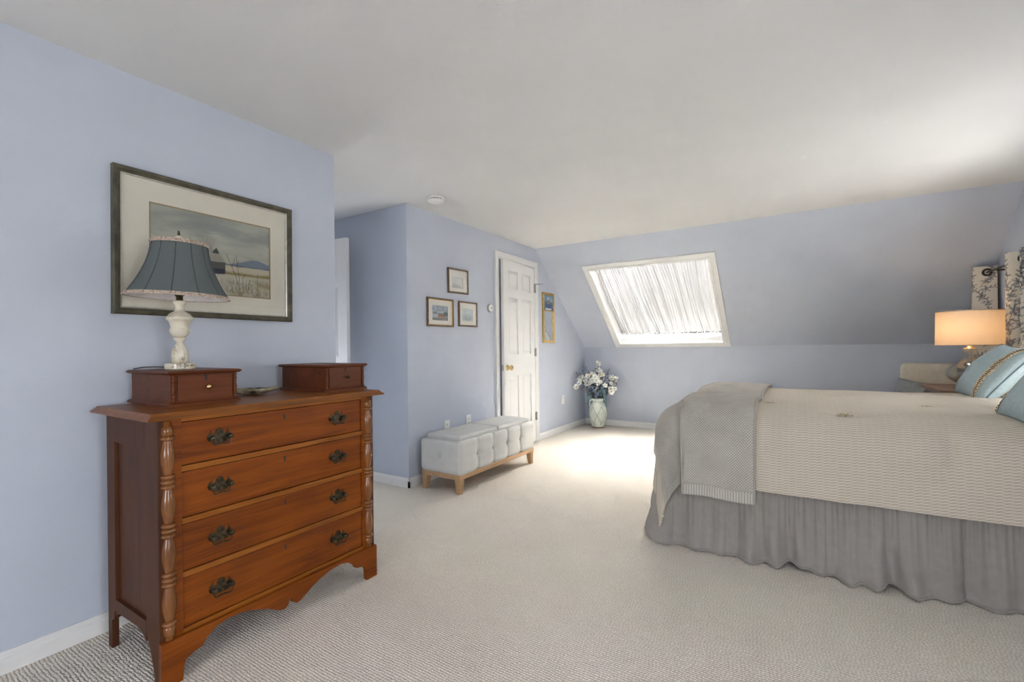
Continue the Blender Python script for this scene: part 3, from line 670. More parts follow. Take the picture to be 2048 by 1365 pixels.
for p in ([(.705, .10), (.665, .30), (.638, .38), (.591, .54)], [(.71, .10), (.70, .28), (.685, .42), (.675, .54)], [(.638, .38), (.655, .45), (.66, .50)], [(.685, .42), (.70, .47)], [(.74, .10), (.735, .25), (.76, .31)], [(.78, .06), (.80, .24)], [(.87, .04), (.875, .33)], [(.665, .30), (.64, .33)]):
    for a, b in zip(p, p[1:]): cv.line(a, b, .0022, (.07, .055, .045), .85, 1.44)
framed('framed_painting', 'large olive-framed watercolour of a grey barn in snowy fields above dresser', XA + .002, .735, 1.512, 1.275, 1.888, .026, .030, 'olive_frame', cv, (.863, 1.399, 1.389, 1.766), (.006, 'silver_lip'), 'mat_board', .006, rotx=-.006)
# -- the three small prints on the far wall
def small_canvas(kind):
    c = Canvas(60, 60, (.46, .53, .60)); X, Y = c.X, c.Y; nz = c.noise(5, 4, kind + 20)
    if kind == 0:
        c.blend(np.clip((Y - .55) * 2, 0, .5), (.40, .47, .55)); c.poly([(0, .55), (.4, .50), (1, .46), (1, .30), (0, .42)], (.20, .25, .28)); c.poly([(0, .47), (.45, .44), (.40, .26), (0, .30)], (.50, .52, .52))
        c.poly([(.35, .42), (.85, .40), (.75, .18), (.4, .2)], (.33, .20, .13)); c.poly([(.45, .26), (.75, .28), (.72, .18), (.42, .17)], (.55, .30, .22)); c.blob((.85, .48), .12, .10, (.12, .17, .17)); c.blend((Y < .2) * .8, (.28, .25, .22)); c.blend(np.clip(nz * 2, 0, .4), (.15, .15, .15))
    elif kind == 1:
        c.a[:] = (.68, .68, .66); c.poly([(.05, .05), (.25, .55), (.42, .30), (.62, .42), (.95, .02)], (.42, .45, .46)); c.blend(np.clip(nz * 2, 0, .5), (.6, .62, .62))
    else:
        c.a[:] = (.62, .68, .70); c.blob((.5, .25), .42, .22, (.32, .42, .45), .9, 1); c.blob((.55, .35), .18, .16, (.55, .60, .58), .8, 1); c.blend(np.clip(nz * 2, 0, .4), (.5, .56, .58))
    return c
G = 'small framed prints by the door'
PX = XB + .001
framed('framed_print', 'small wooden framed coastal print with red boat, lower left of three', PX, 2.938, 3.280, 1.308, 1.556, .014, .022, 'walnut_frame', small_canvas(0), (3.005, 3.213, 1.362, 1.492), ('',)[:0] or (.004, 'gold_frame'), 'mat_white', group=G)
framed('framed_print', 'small dark framed pale print hung topmost of the three', PX, 3.214, 3.502, 1.620, 1.846, .013, .022, 'walnut_frame', small_canvas(1), (3.265, 3.43, 1.668, 1.77), (.004, 'silver_lip'), 'mat_white', group=G, rotx=.012)
framed('framed_print', 'small dark framed pale blue print, lower right of three', PX, 3.362, 3.638, 1.319, 1.553, .013, .022, 'walnut_frame', small_canvas(2), (3.415, 3.585, 1.372, 1.49), (.004, 'silver_lip'), 'mat_white', group=G)
# -- gilt trumeau mirror
th = thing('wall_mirror', 'narrow gilt mirror with a blue mountain picture at its top', 'mirror', (XB, 5.145, 1.17))
y0, y1, z0, z1 = 4.995, 5.300, 1.170, 1.790; wv = .030
for a in ((y0, y0 + wv, z0, z1), (y1 - wv, y1, z0, z1), (y0 + wv, y1 - wv, z0, z0 + wv), (y0 + wv, y1 - wv, z1 - wv, z1)):
    build('frame_rail', MB().box((XB, a[0], a[2]), (XB + .022, a[1], a[3])), 'gold_frame', th, bevel=.004)
zc = 1.572
build('cross_bar', MB().box((XB, y0 + wv, zc - .012), (XB + .020, y1 - wv, zc)), 'gold_frame', th, bevel=.002)
build('mirror_plate', MB().box((XB, y0 + wv, z0 + wv), (XB + .010, y1 - wv, zc - .012)), 'mirror_glass', th)
c = Canvas(50, 40, (.22, .36, .56)); nz = c.noise(8, 6, 50); c.blend(np.clip((.9 - c.Y) * 2, 0, .6), (.40, .52, .68)); c.poly([(.02, .42), (.3, .62), (.48, .92), (.62, .72), (.98, .48), (.98, .4), (.02, .4)], (.26, .28, .30)); c.poly([(.40, .70), (.48, .92), (.58, .72), (.5, .66)], (.70, .68, .62)); c.blob((.25, .5), .2, .1, (.16, .20, .13)); c.blob((.8, .47), .2, .09, (.16, .20, .13)); c.blend((c.Y < .42) * .9, (.06, .10, .22)); c.blend(np.clip(nz * 3, 0, .6), (.15, .22, .36)); c.poly([(.18, .16), (.85, .16), (.8, .06), (.22, .06)], (.80, .80, .78))
build('picture_panel', c.sheet(lambda u, v: (XB + .011, y0 + wv + (y1 - y0 - 2 * wv) * u, zc + (z1 - wv - zc) * v)), 'print_paper', th, recalc=False)

# ================================================================== DRESSER
DX0, DX1, DYa, DYb = -2.255, -1.815, .677, 1.585     # back, front, left side, right side
TZ = .893; TT = .916                                 # underside / top of the top board
dz = thing('dresser', 'antique pine chest of four drawers with turned columns and glove boxes', 'dresser', ((DX0 + DX1) / 2, (DYa + DYb) / 2, 0))
SIDES = [(DYa, 1), (DYb, -1)]
for yy, s in SIDES:    # framed side: two stiles running down into feet, rails, recessed panel
    a, b = (yy, yy + s * .022)
    lo, hi = min(a, b), max(a, b)
    sw = .072
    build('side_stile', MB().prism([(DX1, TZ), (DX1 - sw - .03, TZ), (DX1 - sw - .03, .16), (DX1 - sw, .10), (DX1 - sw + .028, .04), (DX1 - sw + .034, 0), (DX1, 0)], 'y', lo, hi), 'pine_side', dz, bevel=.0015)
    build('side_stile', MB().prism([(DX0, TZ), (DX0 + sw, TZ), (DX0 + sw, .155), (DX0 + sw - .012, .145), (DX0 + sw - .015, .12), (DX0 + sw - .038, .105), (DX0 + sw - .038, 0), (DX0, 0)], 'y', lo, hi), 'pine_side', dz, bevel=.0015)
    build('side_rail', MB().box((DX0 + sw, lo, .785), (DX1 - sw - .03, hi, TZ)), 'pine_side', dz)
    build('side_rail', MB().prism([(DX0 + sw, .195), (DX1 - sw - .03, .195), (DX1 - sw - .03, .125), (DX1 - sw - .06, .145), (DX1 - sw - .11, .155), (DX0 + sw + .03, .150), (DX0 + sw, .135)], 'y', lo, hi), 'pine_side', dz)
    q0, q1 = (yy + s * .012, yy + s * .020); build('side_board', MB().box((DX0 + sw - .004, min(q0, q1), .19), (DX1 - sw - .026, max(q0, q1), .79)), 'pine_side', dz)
build('back_board', MB().box((DX0 + .001, DYa + .022, .13), (DX0 + .012, DYb - .022, TZ)), 'pine_side', dz)
build('carcase_floor', MB().box((DX0 + .012, DYa + .022, .135), (DX1 - .02, DYb - .022, .15)), 'pine_side', dz)
tp = MB().moulding([(.014, TZ), (.040, TZ), (.041, TZ + .005), (.034, TZ + .010), (.028, TZ + .016), (.025, TZ + .021), (.023, TT)], (DX0 + .01, DYa), (DX1, DYb))
build('top', tp, 'pine_top', dz)
build('front_stile', MB().box((DX1 - .02, DYa + .022, .145), (DX1, DYa + .070, TZ)), 'pine_front', dz); build('front_stile', MB().box((DX1 - .02, DYb - .070, .145), (DX1, DYb - .022, TZ)), 'pine_front', dz)
LE, RE = DYa + .070, DYb - .070
ZD = [(.164, .337), (.359, .522), (.544, .703), (.725, .876)]
ZR = [(.147, .163), (.338, .358), (.523, .543), (.704, .724), (.877, TZ)]
for a, b in ZR: build('rail', MB().box((DX1 - .03, LE, a), (DX1 + .001, RE, b)), 'pine_rail', dz, bevel=.003)
# pulls (shared meshes)
def mirror_poly(h): return h + [(-a, b) for a, b in reversed(h)]
half = [(0, .034), (.006, .030), (.009, .024), (.013, .026), (.014, .017), (.018, .010), (.024, .012), (.027, .020), (.0285, .027), (.031, .020), (.037, .014), (.042, .004), (.040, -.006), (.035, -.012), (.030, -.012), (.024, -.018), (.014, -.022), (.006, -.020), (0, -.023)]
half = half[:-1]
plate_poly = half + [(0, -.023)] + [(-a, b) for a, b in reversed(half[1:])]
pm = MB().prism([(a, b) for a, b in plate_poly], 'x', 0, .0018)
bm_ = MB()
for s in (-1, 1): bm_.xform(Matrix()); bm_.add(*(lambda m: (m.v, m.f))(turned([(0, 0), (.0055, 0), (.0055, .006), (.004, .009), (.008, .013), (.0095, .018), (.007, .023), (0, .025)], Vector((0, s * .0315, .000)), (1, 0, 0), 12)))
pts = [(.019, .0315, .0), (.020, .032, -.010), (.019, .029, -.020), (.017, .022, -.0265), (.0165, .012, -.024), (.0165, 0, -.0225), (.0165, -.012, -.024), (.017, -.022, -.0265), (.019, -.029, -.020), (.020, -.032, -.010), (.019, -.0315, .0)]
bm_.tube(pts, .0026, 8)
km = MB().prism([(-.0035, -.012), (.0035, -.012), (.003, 0), (.0045, .004), (.003, .0085), (-.003, .0085), (-.0045, .004), (-.003, 0)], 'x', 0, .0009)
shared = {}
def inst(key, mbx, mat, parent, loc, smooth=False):
    if key not in shared:
        o = build(key, MB().add(mbx.v, mbx.f), mat, None); smooth and smooth_by_angle(o, 40); shared[key] = o.data; COL.objects.unlink(o); bpy.data.objects.remove(o)
    o = bpy.data.objects.new(key, shared[key]); COL.objects.link(o); o.parent = parent; o.location = Vector(loc) - rootloc(parent); return o
for a, b in ZD:
    d = build('drawer', MB().box((DX1 - .040, LE + .002, a + .0015), (DX1 - .005, RE - .002, b - .0015)), 'pine_front', dz, bevel=.002)
    zc_ = (a + b) / 2 + .004
    for yy in (.872, 1.379):
        inst('pull_plate', pm, 'old_brass', d, (DX1 - .005, yy, zc_)); inst('bail_handle', bm_, 'old_brass', d, (DX1 - .0035, yy, zc_), True)
    inst('keyhole', km, 'dark_slot', d, (DX1 - .005, 1.125, b - .030))
# turned columns
def column_profile(z0, z1, R):
    P = [(R * .55, 0), (R * .62, .012), (R * .80, .020), (R * .86, .05), (R * .66, .058), (R * .72, .064)]
    segs = [('ring',), ('bulb', .115), ('ring', 3), ('bulb', .115), ('ring', 3), ('bulb', .115), ('ring', 3), ('bulb', .115), ('ring',)]
    L = z1 - z0; out = [(0, 0), (R * .55, 0), (R * .60, .012), (R * .50, .014), (R * .80, .020), (R * .86, .046), (R * .70, .050)]
    top = [(R * .70, L - .050), (R * .86, L - .046), (R * .80, L - .022), (R * .48, L - .016), (R * .62, L - .013), (R * .42, 0 + L - .002), (0, L)]
    a, b = .050, L - .050; rh = .017; nb = 4; nr = 1 + 3 * 3 + 1; bl = (b - a - nr * rh) / nb
    z = a
    def ring():
        nonlocal z
        for q in range(9):
            f = q / 8; out.append((R * (.72 + .30 * math.sin(PI * f) ** .7), z + rh * f))
        z += rh
    def bulb():
        nonlocal z
        for q in range(13):
            f = q / 12; out.append((R * (.60 + .38 * math.sin(PI * f ** 1.0) ** 1.2), z + bl * f))
        z += bl
    ring()
    for k in range(nb):
        bulb()
        if k < nb - 1: ring(); ring(); ring()
    ring(); out.extend(top); return out
for yy in (.706, DYb - .029 - .008 + .004):
    o = build('turned_column', MB().lathe(column_profile(.147, .887, .0225), (DX1 - .002, yy, .147), 24), 'pine_column', dz); smooth_by_angle(o, 50)
# scalloped apron, proud of the case
ap = [(DYa - .001, .150), (DYa - .001, 0), (.735, 0), (.7395, .05), (.748, .070), (.775, .090), (.800, .098), (.812, .112), (.835, .128), (.870, .1395), (.930, .136), (.980, .122), (1.030, .100), (1.060, .090), (1.085, .072), (1.105, .066), (1.118, .074), (1.127, .096), (1.133, .098)]
mid = (DYa + DYb) / 2
lh = [(a, b) for a, b in ap]
lh = [(DYa - .001, .150), (DYa - .001, 0), (.738, 0), (.742, .050), (.748, .066), (.772, .078), (.800, .084), (.812, .104), (.845, .128), (.885, .137), (.940, .133), (.990, .118), (1.035, .098), (1.060, .082), (1.085, .068), (1.105, .064), (1.120, .074), (1.126, .094)]
outl = lh + [(2 * mid - a, b) for a, b in reversed(lh)]
build('apron', MB().prism(outl, 'x', DX1 - .004, DX1 + .018), 'pine_front', dz, bevel=.0015)
# glove boxes
def glove_box(y0, y1, x0, x1, knob_mat, knob_r):
    z0, z1 = TT, 1.047
    g = build('glove_box', MB().box((x0 + .012, y0 + .012, z0 + .012), (x1 - .014, y1 - .012, z1 - .013)), 'box_wood', dz)
    build('base_moulding', MB().moulding([(0, z0), (0, z0 + .007), (-.004, z0 + .010), (-.010, z0 + .014)], (x0, y0), (x1, y1)), 'box_wood', g)
    build('lid', MB().moulding([(-.006, z1 - .014), (-.002, z1 - .012), (.003, z1 - .007), (.003, z1 - .005), (-.003, z1)], (x0, y0), (x1, y1)), 'box_wood', g)
    build('drawer_front', MB().box((x1 - .016, y0 + .034, z0 + .020), (x1 - .010, y1 - .030, z1 - .019)), 'box_wood', g, bevel=.001)
    for yy in (y0 + .020, y1 - .018):
        pr = [(0, 0)] + [(.0068 * (.55 + .45 * abs(math.sin(f * PI * 5.5)) ** .8 if (f < .3 or f > .7) else .0068 * (.65 + .4 * math.sin((f - .3) / .4 * PI))) if False else .0066 * (.62 + .38 * abs(math.sin(f * PI * (7 if (f < .35 or f > .65) else 3.33)))), f * (z1 - z0 - .028)) for f in np.linspace(0, 1, 46)] + [(0, z1 - z0 - .028)]
        build('colonette', MB().lathe(pr, (x1 - .010, yy, z0 + .014), 12), 'box_wood', g, smooth=True)
    yc = (y0 + y1) / 2 + .002
    ko = MB().prism([(-.004 + yc, -.010), (.004 + yc, -.010), (.003 + yc, .002), (.005 + yc, .007), (.003 + yc, .012), (-.003 + yc, .012), (-.005 + yc, .007), (-.003 + yc, .002)], 'x', x1 - .0102, x1 - .0088); ko.v = [(a, b, c + 1.018) for a, b, c in ko.v]
    build('keyhole', ko, 'dark_slot', g)
    build('knob', turned([(0, 0), (.006, 0), (.0045, .006), (.0055, .010), (knob_r, .016), (knob_r * .95, .022), (knob_r * .5, .027), (0, .028)], Vector((x1 - .010, yc + .002, .982)), (1, 0, 0), 16), knob_mat, g, smooth=True)
glove_box(.765, 1.022, -2.325, -1.955, 'brass', .0105); glove_box(1.385, 1.636, -2.285, -1.913, 'old_brass', .009)
# shallow carved bowl between the boxes
bc = Vector((-2.13, 1.165, TT))
def bowl(u, a):
    inner = u > 1; w = 2 - u if inner else u      # outside wall up to the rim, then back down the inside
    r = math.sin(w * PI / 2) * (.93 if inner else 1); zz = .026 * (1 - math.cos(w * PI / 2)) ** .9 + (.006 if inner else 0)
    L = .098 * r; Wd = .046 * r; k = abs(math.cos(a)) ** 6; e1 = Vector((.62, .78)); e2 = Vector((-.78, .62)); p = e1 * (L * math.cos(a) * (1 + .18 * k)) + e2 * (Wd * math.sin(a))
    return (bc.x + p.x, bc.y + p.y, bc.z + zz + .010 * k * r)
mb = MB().grid(bowl, np.concatenate([np.linspace(.0, 1, 10), np.linspace(1.02, 2, 9)]), np.linspace(0, 2 * PI, 49)); o = build('bowl', mb, 'bowl_stone', None, smooth=True, weld=1e-5)
tag(o, 'shallow pointed brown carved bowl lying between the two glove boxes', 'bowl')

# ================================================================== TABLE LAMP on the dresser
LX, LY, LZ = -2.150, .884, 1.047
lt = thing('table_lamp', 'alabaster urn table lamp with slate blue bell shade on dresser', 'lamp', (LX, LY, LZ))
build('plinth', MB().lathe([(0, 0), (.050, 0), (.053, .003), (.053, .022), (.050, .025), (0, .025)], (LX, LY, LZ), 40), 'alabaster', lt, smooth=False)
flute = lambda a, z: -.035 * abs(math.sin(a * 6)) ** .6
o = build('fluted_foot', MB().lathe([(0.0302, .025), (0.0302, .055), (0.0294, .064), (0.0277, .075), (0.0235, .087), (0.0168, .098), (0.0126, .104), (0.0122, .110), (0.0151, .114), (0.0227, .124), (0.0231, .128), (0.0185, .130)], (LX, LY, LZ), 72, rib=lambda a, z: flute(a, z) if z < .09 else 0), 'alabaster', lt, smooth=True)
lobes = lambda a, z: .045 * abs(math.cos(a * 8)) ** .7 if (.135 < z < .168 or .196 < z < .215) else 0
build('urn', MB().lathe([(0.0166, .130), (0.0249, .136), (0.0315, .146), (0.0344, .156), (0.0332, .164), (0.0315, .168), (0.0328, .176), (0.0357, .188), (0.0382, .197), (0.0440, .201), (0.0456, .207), (0.0440, .214), (0.0415, .216), (0.0382, .223), (0.0282, .231), (0.0183, .236), (0.0158, .245), (0.0154, .258), (0.0174, .264), (0.0224, .270), (0.0237, .274), (0.0216, .278), (0.0100, .281), (0.0000, .281)], (LX, LY, LZ), 96, rib=lobes), 'alabaster', lt, smooth=True)
hs = MB().lathe([(.012, .280), (.012, .300), (.016, .302), (.016, .305), (.009, .306), (.009, .315)], (LX, LY, LZ), 20)
hs.tube([(LX, LY + s, LZ + z) for s, z in ((-.004, .302), (-.022, .310), (-.050, .350), (-.050, .45), (-.030, .515), (0, .530), (.030, .515), (.050, .45), (.050, .350), (.022, .310), (.004, .302))], .0022, 8)
for k in range(3):
    a = 2 * PI * k / 3 + .4; hs.tube([(LX, LY, LZ + .512), (LX + .100 * math.cos(a), LY + .100 * math.sin(a), LZ + .510)], .0018, 6)
    hs.tube([(LX + .026 * math.cos(a), LY + .026 * math.sin(a), LZ + .322), (LX + .010 * math.cos(a), LY + .010 * math.sin(a), LZ + .298)], .004, 6)
hs.lathe([(.026, .320), (.028, .324), (.026, .327)], (LX, LY, LZ), 20)
SHADE_TILT = Matrix.Translation((LX, LY, LZ + .40)) @ Matrix.Rotation(math.radians(2.0), 4, fw.copy()) @ Matrix.Translation((-LX, -LY, -LZ - .40))
build('harp', hs, 'old_brass', lt, smooth=True)
SH0, SH1 = .292, .517
def shade_r(f):   # f: 0 bottom .. 1 top; bell with a concave flank
    return .095 + (.178 - .095) * (1 - f) ** 1.75
NP = 12
def shade(a, f, dr_=0):
    pan = .012 * (1 - math.cos((a * NP)))/2     # panels bow slightly inward between ribs
    r = shade_r(f) * (1 - pan * .6) + dr_
    return Vector((LX + r * math.cos(a), LY + r * math.sin(a), LZ + SH0 + (SH1 - SH0) * f))
mb = MB().grid(lambda a, f: SHADE_TILT @ shade(a, f), np.linspace(0, 2 * PI, 97), np.linspace(0, 1, 20)); sh = build('shade', mb, 'shade_blue_silk', lt, smooth=True, weld=1e-6)
mb = MB().grid(lambda a, f: SHADE_TILT @ shade(a, f, -.003), np.linspace(0, 2 * PI, 97), np.linspace(0, 1, 12)); build('shade_lining', mb, 'shade_inner', sh, smooth=True, weld=1e-6)
for k in range(NP):
    a = 2 * PI * (k + .15) / NP; a = 2 * PI * k / NP
    build('seam_rib', MB().tube([SHADE_TILT @ shade(a, f, .0006) for f in np.linspace(.01, .99, 14)], .0021, 6), 'seam_blue', sh, smooth=True)
for f, nm, dd in ((0, 'gimp_band', .0015), (.955, 'gimp_band', .0015)):
    w = .045
    mb = MB().grid(lambda a, q, f=f: SHADE_TILT @ shade(a, f + w * q, .0022 + .0016 * math.sin(a * 90) * math.sin(q * PI) + (.0 if 0 < q < 1 else -.0015)), np.linspace(0, 2 * PI, 361), np.linspace(0, 1, 5)); build(nm, mb, 'gimp_trim', sh, smooth=True, weld=1e-6)
    for s in (0, 1):
        build('gimp_cord', MB().tube([SHADE_TILT @ shade(a, f + w * s, .0025) for a in np.linspace(0, 2 * PI, 120)], .0022, 6, caps=False), 'gimp_trim', sh, smooth=True)
build('finial', MB().lathe([(.006, .522), (.016, .525), (.0165, .532), (.012, .541), (.005, .546)], (LX, LY, LZ), 20), 'alabaster', lt, smooth=True)
build('finial_tip', MB().lathe([(.0045, .545), (.0055, .551), (.0035, .557), (.0045, .561), (0, .567)], (LX, LY, LZ), 14), 'old_brass', lt, smooth=True)
build('cord', MB().tube([(LX - .055, LY - .02, LZ + .008), (LX - .085, LY - .055, LZ + .011), (LX - .115, LY - .085, LZ + .010), (LX - .150, LY - .105, LZ + .004)], .003, 8), 'cord_grey', lt, smooth=True)

# ================================================================== TUFTED STORAGE BENCH
BX0, BX1, BY0, BY1 = -2.605, -2.200, 2.745, 3.905
bn = thing('storage_bench', 'grey tufted storage bench with two padded lids and oak feet', 'bench', ((BX0 + BX1) / 2, (BY0 + BY1) / 2, 0))
btn = [BY0 + (BY1 - BY0) * f for f in (.225, .415, .605, .795)]
zb = .275
def tuft(p, n):
    if n.x > .5:
        d = min(abs(p[1] - b) for b in btn); e = math.exp(-(d / .010) ** 2) * .012 + math.exp(-(d / .045) ** 2) * .012
        db = min(math.hypot(p[1] - b, p[2] - zb) for b in btn); e += .012 * math.exp(-(db / .026) ** 2) + .004 * math.exp(-((p[2] - zb) / .018) ** 2) * math.exp(-(d / .06) ** 2)
        return .016 - e
    if n.y < -.5:
        db = math.hypot(p[0] - (BX0 + BX1) / 2, p[2] - zb); return .006 - .014 * math.exp(-(db / .028) ** 2) - .003 * math.exp(-((p[0] - (BX0 + BX1) / 2) / .008) ** 2)
    return 0
build('upholstered_body', roundbox((BX0 + .008, BY0 + .008, .148), (BX1 - .010, BY1 - .008, .402), .030, (16, 150, 26), tuft), 'grey_velvet', bn, smooth=True, weld=1e-5)
for b in btn: build('button', turned([(0, -.004), (.010, 0), (.009, .004), (.005, .007), (0, .008)], Vector((BX1 - .016, b, zb)), (1, 0, 0), 14), 'grey_velvet', bn, smooth=True)
build('button', turned([(0, -.004), (.009, 0), (.008, .004), (0, .006)], Vector(((BX0 + BX1) / 2, BY0 + .016, zb)), (0, -1, 0), 14), 'grey_velvet', bn, smooth=True)
ym = (BY0 + BY1) / 2
for a, b in ((BY0 + .045, ym - .004), (ym + .004, BY1 - .045)):
    pf = lambda p, n: (.008 * max(0, n.z)) * max(0, 1 - ((p[0] - (BX0 + BX1) / 2) / .19) ** 2)
    l = build('lid', roundbox((BX0 + .040, a, .396), (BX1 - .030, b, .436), .016, (14, 18, 2), pf), 'grey_velvet', bn, smooth=True, weld=1e-5)
    loop = [(BX0 + .044, a + .004), (BX1 - .034, a + .004), (BX1 - .034, b - .004), (BX0 + .044, b - .004), (BX0 + .044, a + .004)]
    build('piping', MB().tube([(q[0], q[1], .404) for q in loop], .005, 8), 'grey_velvet', l, smooth=True)
build('base_frame', MB().box((BX0 + .012, BY0 + .012, .112), (BX1 - .004, BY1 - .006, .150)), 'oak_light', bn, bevel=.004)
for fx, fy in ((1, -1), (1, 1), (-1, -1), (-1, 1)):
    cx, cy = (BX1 - .028 if fx > 0 else BX0 + .036), (BY0 + .036 if fy < 0 else BY1 - .030)
    build('foot', MB().frustum((cx + fx * .0, cy + fy * .0, 0), (.034, .038), (cx - fx * .006, cy - fy * .008, .114), (.052, .058)), 'oak_light', bn, bevel=.003)

# ================================================================== VASE AND FLOWERS
VX, VY = -2.392, 6.035
vz = thing('flower_vase', 'pale green two-handled vase with crossed grooves on carpet in corner', 'vase', (VX, VY, 0))
vp = [(0, .0), (.075, .0), (.078, .015), (.086, .035), (.108, .10), (.122, .17), (.124, .21), (.118, .26), (.100, .305), (.080, .335), (.072, .355), (.071, .375), (.078, .392), (.083, .400), (.076, .402), (.066, .390), (.064, .36)]
def vr(z):
    for (r0, a), (r1, b) in zip(vp[1:], vp[2:]):
        if a <= z <= b and b > a: return r0 + (r1 - r0) * (z - a) / (b - a)
    return .08
build('body', MB().lathe(vp, (VX, VY, 0), 48), 'celadon', vz, smooth=True)
build('foot_ring', MB().lathe([(.070, 0), (.0795, 0), (.081, .012), (.082, .020), (.070, .020)], (VX, VY, 0), 48), 'vase_foot', vz, smooth=True)
for k in range(6):
    for s in (-1, 1):
        a0 = 2 * PI * k / 6 + .3
        build('groove_line', MB().tube([(VX + (vr(z) + .0012) * math.cos(a0 + s * (z - .06) * 4.4), VY + (vr(z) + .0012) * math.sin(a0 + s * (z - .06) * 4.4), z) for z in np.linspace(.045, .295, 16)], .0028, 5), 'celadon_groove', vz, smooth=True)
ha = math.radians(-32)
for s in (-1, 1):
    dx, dy = math.cos(-ha) * s, math.sin(-ha) * s
    dx, dy = s * rt.x, s * rt.y
    build('handle', MB().tube([(VX + r * dx, VY + r * dy, z) for r, z in ((.070, .378), (.098, .382), (.114, .360), (.112, .325), (.098, .290))], [.010, .011, .011, .011, .012], 10), 'celadon', vz, smooth=True)
build('collar_band', MB().lathe([(.0725, .352), (.0745, .356), (.0725, .360)], (VX, VY, 0), 40), 'celadon_groove', vz, smooth=True)
# blossoms: five curved petals round an eye
def blossom_mb(R, cup, npet=5, seed=0):
    mb = MB(); r_ = random.Random(seed)
    for k in range(npet):
        a = 2 * PI * k / npet + r_.uniform(-.15, .15); tw = r_.uniform(-.2, .2)
        def fn(u, v, a=a, tw=tw):
            w = math.sin(PI * (.12 + .80 * u)) ** .7 * R * .52 * (v - .5) * 2; l = R * u
            z = cup * l * l / R + .18 * R * math.sin(u * 3) * tw - .25 * w * w / R
            return (l * math.cos(a) - w * math.sin(a), l * math.sin(a) + w * math.cos(a), z)
        mb.grid(fn, np.linspace(.05, 1, 5), np.linspace(0, 1, 5))
    return mb
def leaf_mb(L, Wd):
    return MB().grid(lambda u, v: (L * u, Wd * math.sin(PI * u) ** .8 * (v - .5), .25 * L * u * (1 - u) - .8 * abs(v - .5) * Wd * .4), np.linspace(0, 1, 6), np.linspace(0, 1, 5))
def eye_mb(r): return MB().lathe([(0, 0), (r, .002), (r * .8, .006), (0, .008)], (0, 0, 0), 8)
PM = {}
def pmesh(key, mb, mat):
    if key not in PM:
        o = build(key, mb, mat, None, smooth=True); PM[key] = o.data; bpy.data.objects.remove(o)
    return PM[key]
BL = [pmesh('blossom%d' % i, blossom_mb(r, c, 5, i), m) for i, (r, c, m) in enumerate(((.040, .5, 'petal_white'), (.034, .9, 'petal_white'), (.046, .35, 'petal_white'), (.036, .7, 'petal_cream')))]
EY = pmesh('eye', eye_mb(.007), 'flower_eye'); LF = [pmesh('leafa', leaf_mb(.055, .026), 'leaf_green'), pmesh('leafb', leaf_mb(.045, .022), 'leaf_sage')]
BUD = [pmesh('budb', MB().lathe([(0, 0), (.006, .006), (.0075, .013), (.004, .022), (0, .025)], (0, 0, 0), 7), 'bud_blue'), pmesh('budl', MB().lathe([(0, 0), (.006, .005), (.007, .011), (.003, .018), (0, .02)], (0, 0, 0), 7), 'bud_lavender')]
STAR = pmesh('stara', blossom_mb(.017, .6, 5, 9), 'bud_lavender'); STARB = pmesh('starb', blossom_mb(.022, .4, 5, 11), 'amaranth_teal')
def put(name, me, parent, p, d, s=1, spin=0):
    o = bpy.data.objects.new(name, me); COL.objects.link(o); o.parent = parent
    q = Vector((0, 0, 1)).rotation_difference(Vector(d).normalized()); o.rotation_mode = 'QUATERNION'
    from mathutils import Quaternion
    o.rotation_quaternion = q @ Quaternion((0, 0, 1), spin); o.location = Vector(p) - rootloc(parent); o.scale = (s, s, s); return o
fr_ = random.Random(12)
MOUTH = Vector((VX, VY, .37))
def flower_point(lat, z, dep=0):     # lateral offset to the right as seen from the room, height, depth toward the room
    return Vector((VX, VY, 0)) + rt * lat - fw * dep + Vector((0, 0, z))
def stem_path(p):
    m = MOUTH + (p - MOUTH) * .12; m.z = .385
    s = Vector((VX, VY, .20)) + (p - Vector((VX, VY, .2))) * .02; s.z = .20
    c = MOUTH + (p - MOUTH) * Vector((.45, .45, 0)).x; c.z = MOUTH.z + (p.z - MOUTH.z) * .62
    return [s, m, c, p]
def bez(pts, n=9):
    out = []
    for i in range(n + 1):
        t_ = i / n; q = [Vector(p) for p in pts]
        while len(q) > 1: q = [a.lerp(b, t_) for a, b in zip(q, q[1:])]
        out.append(q[0])
    return out
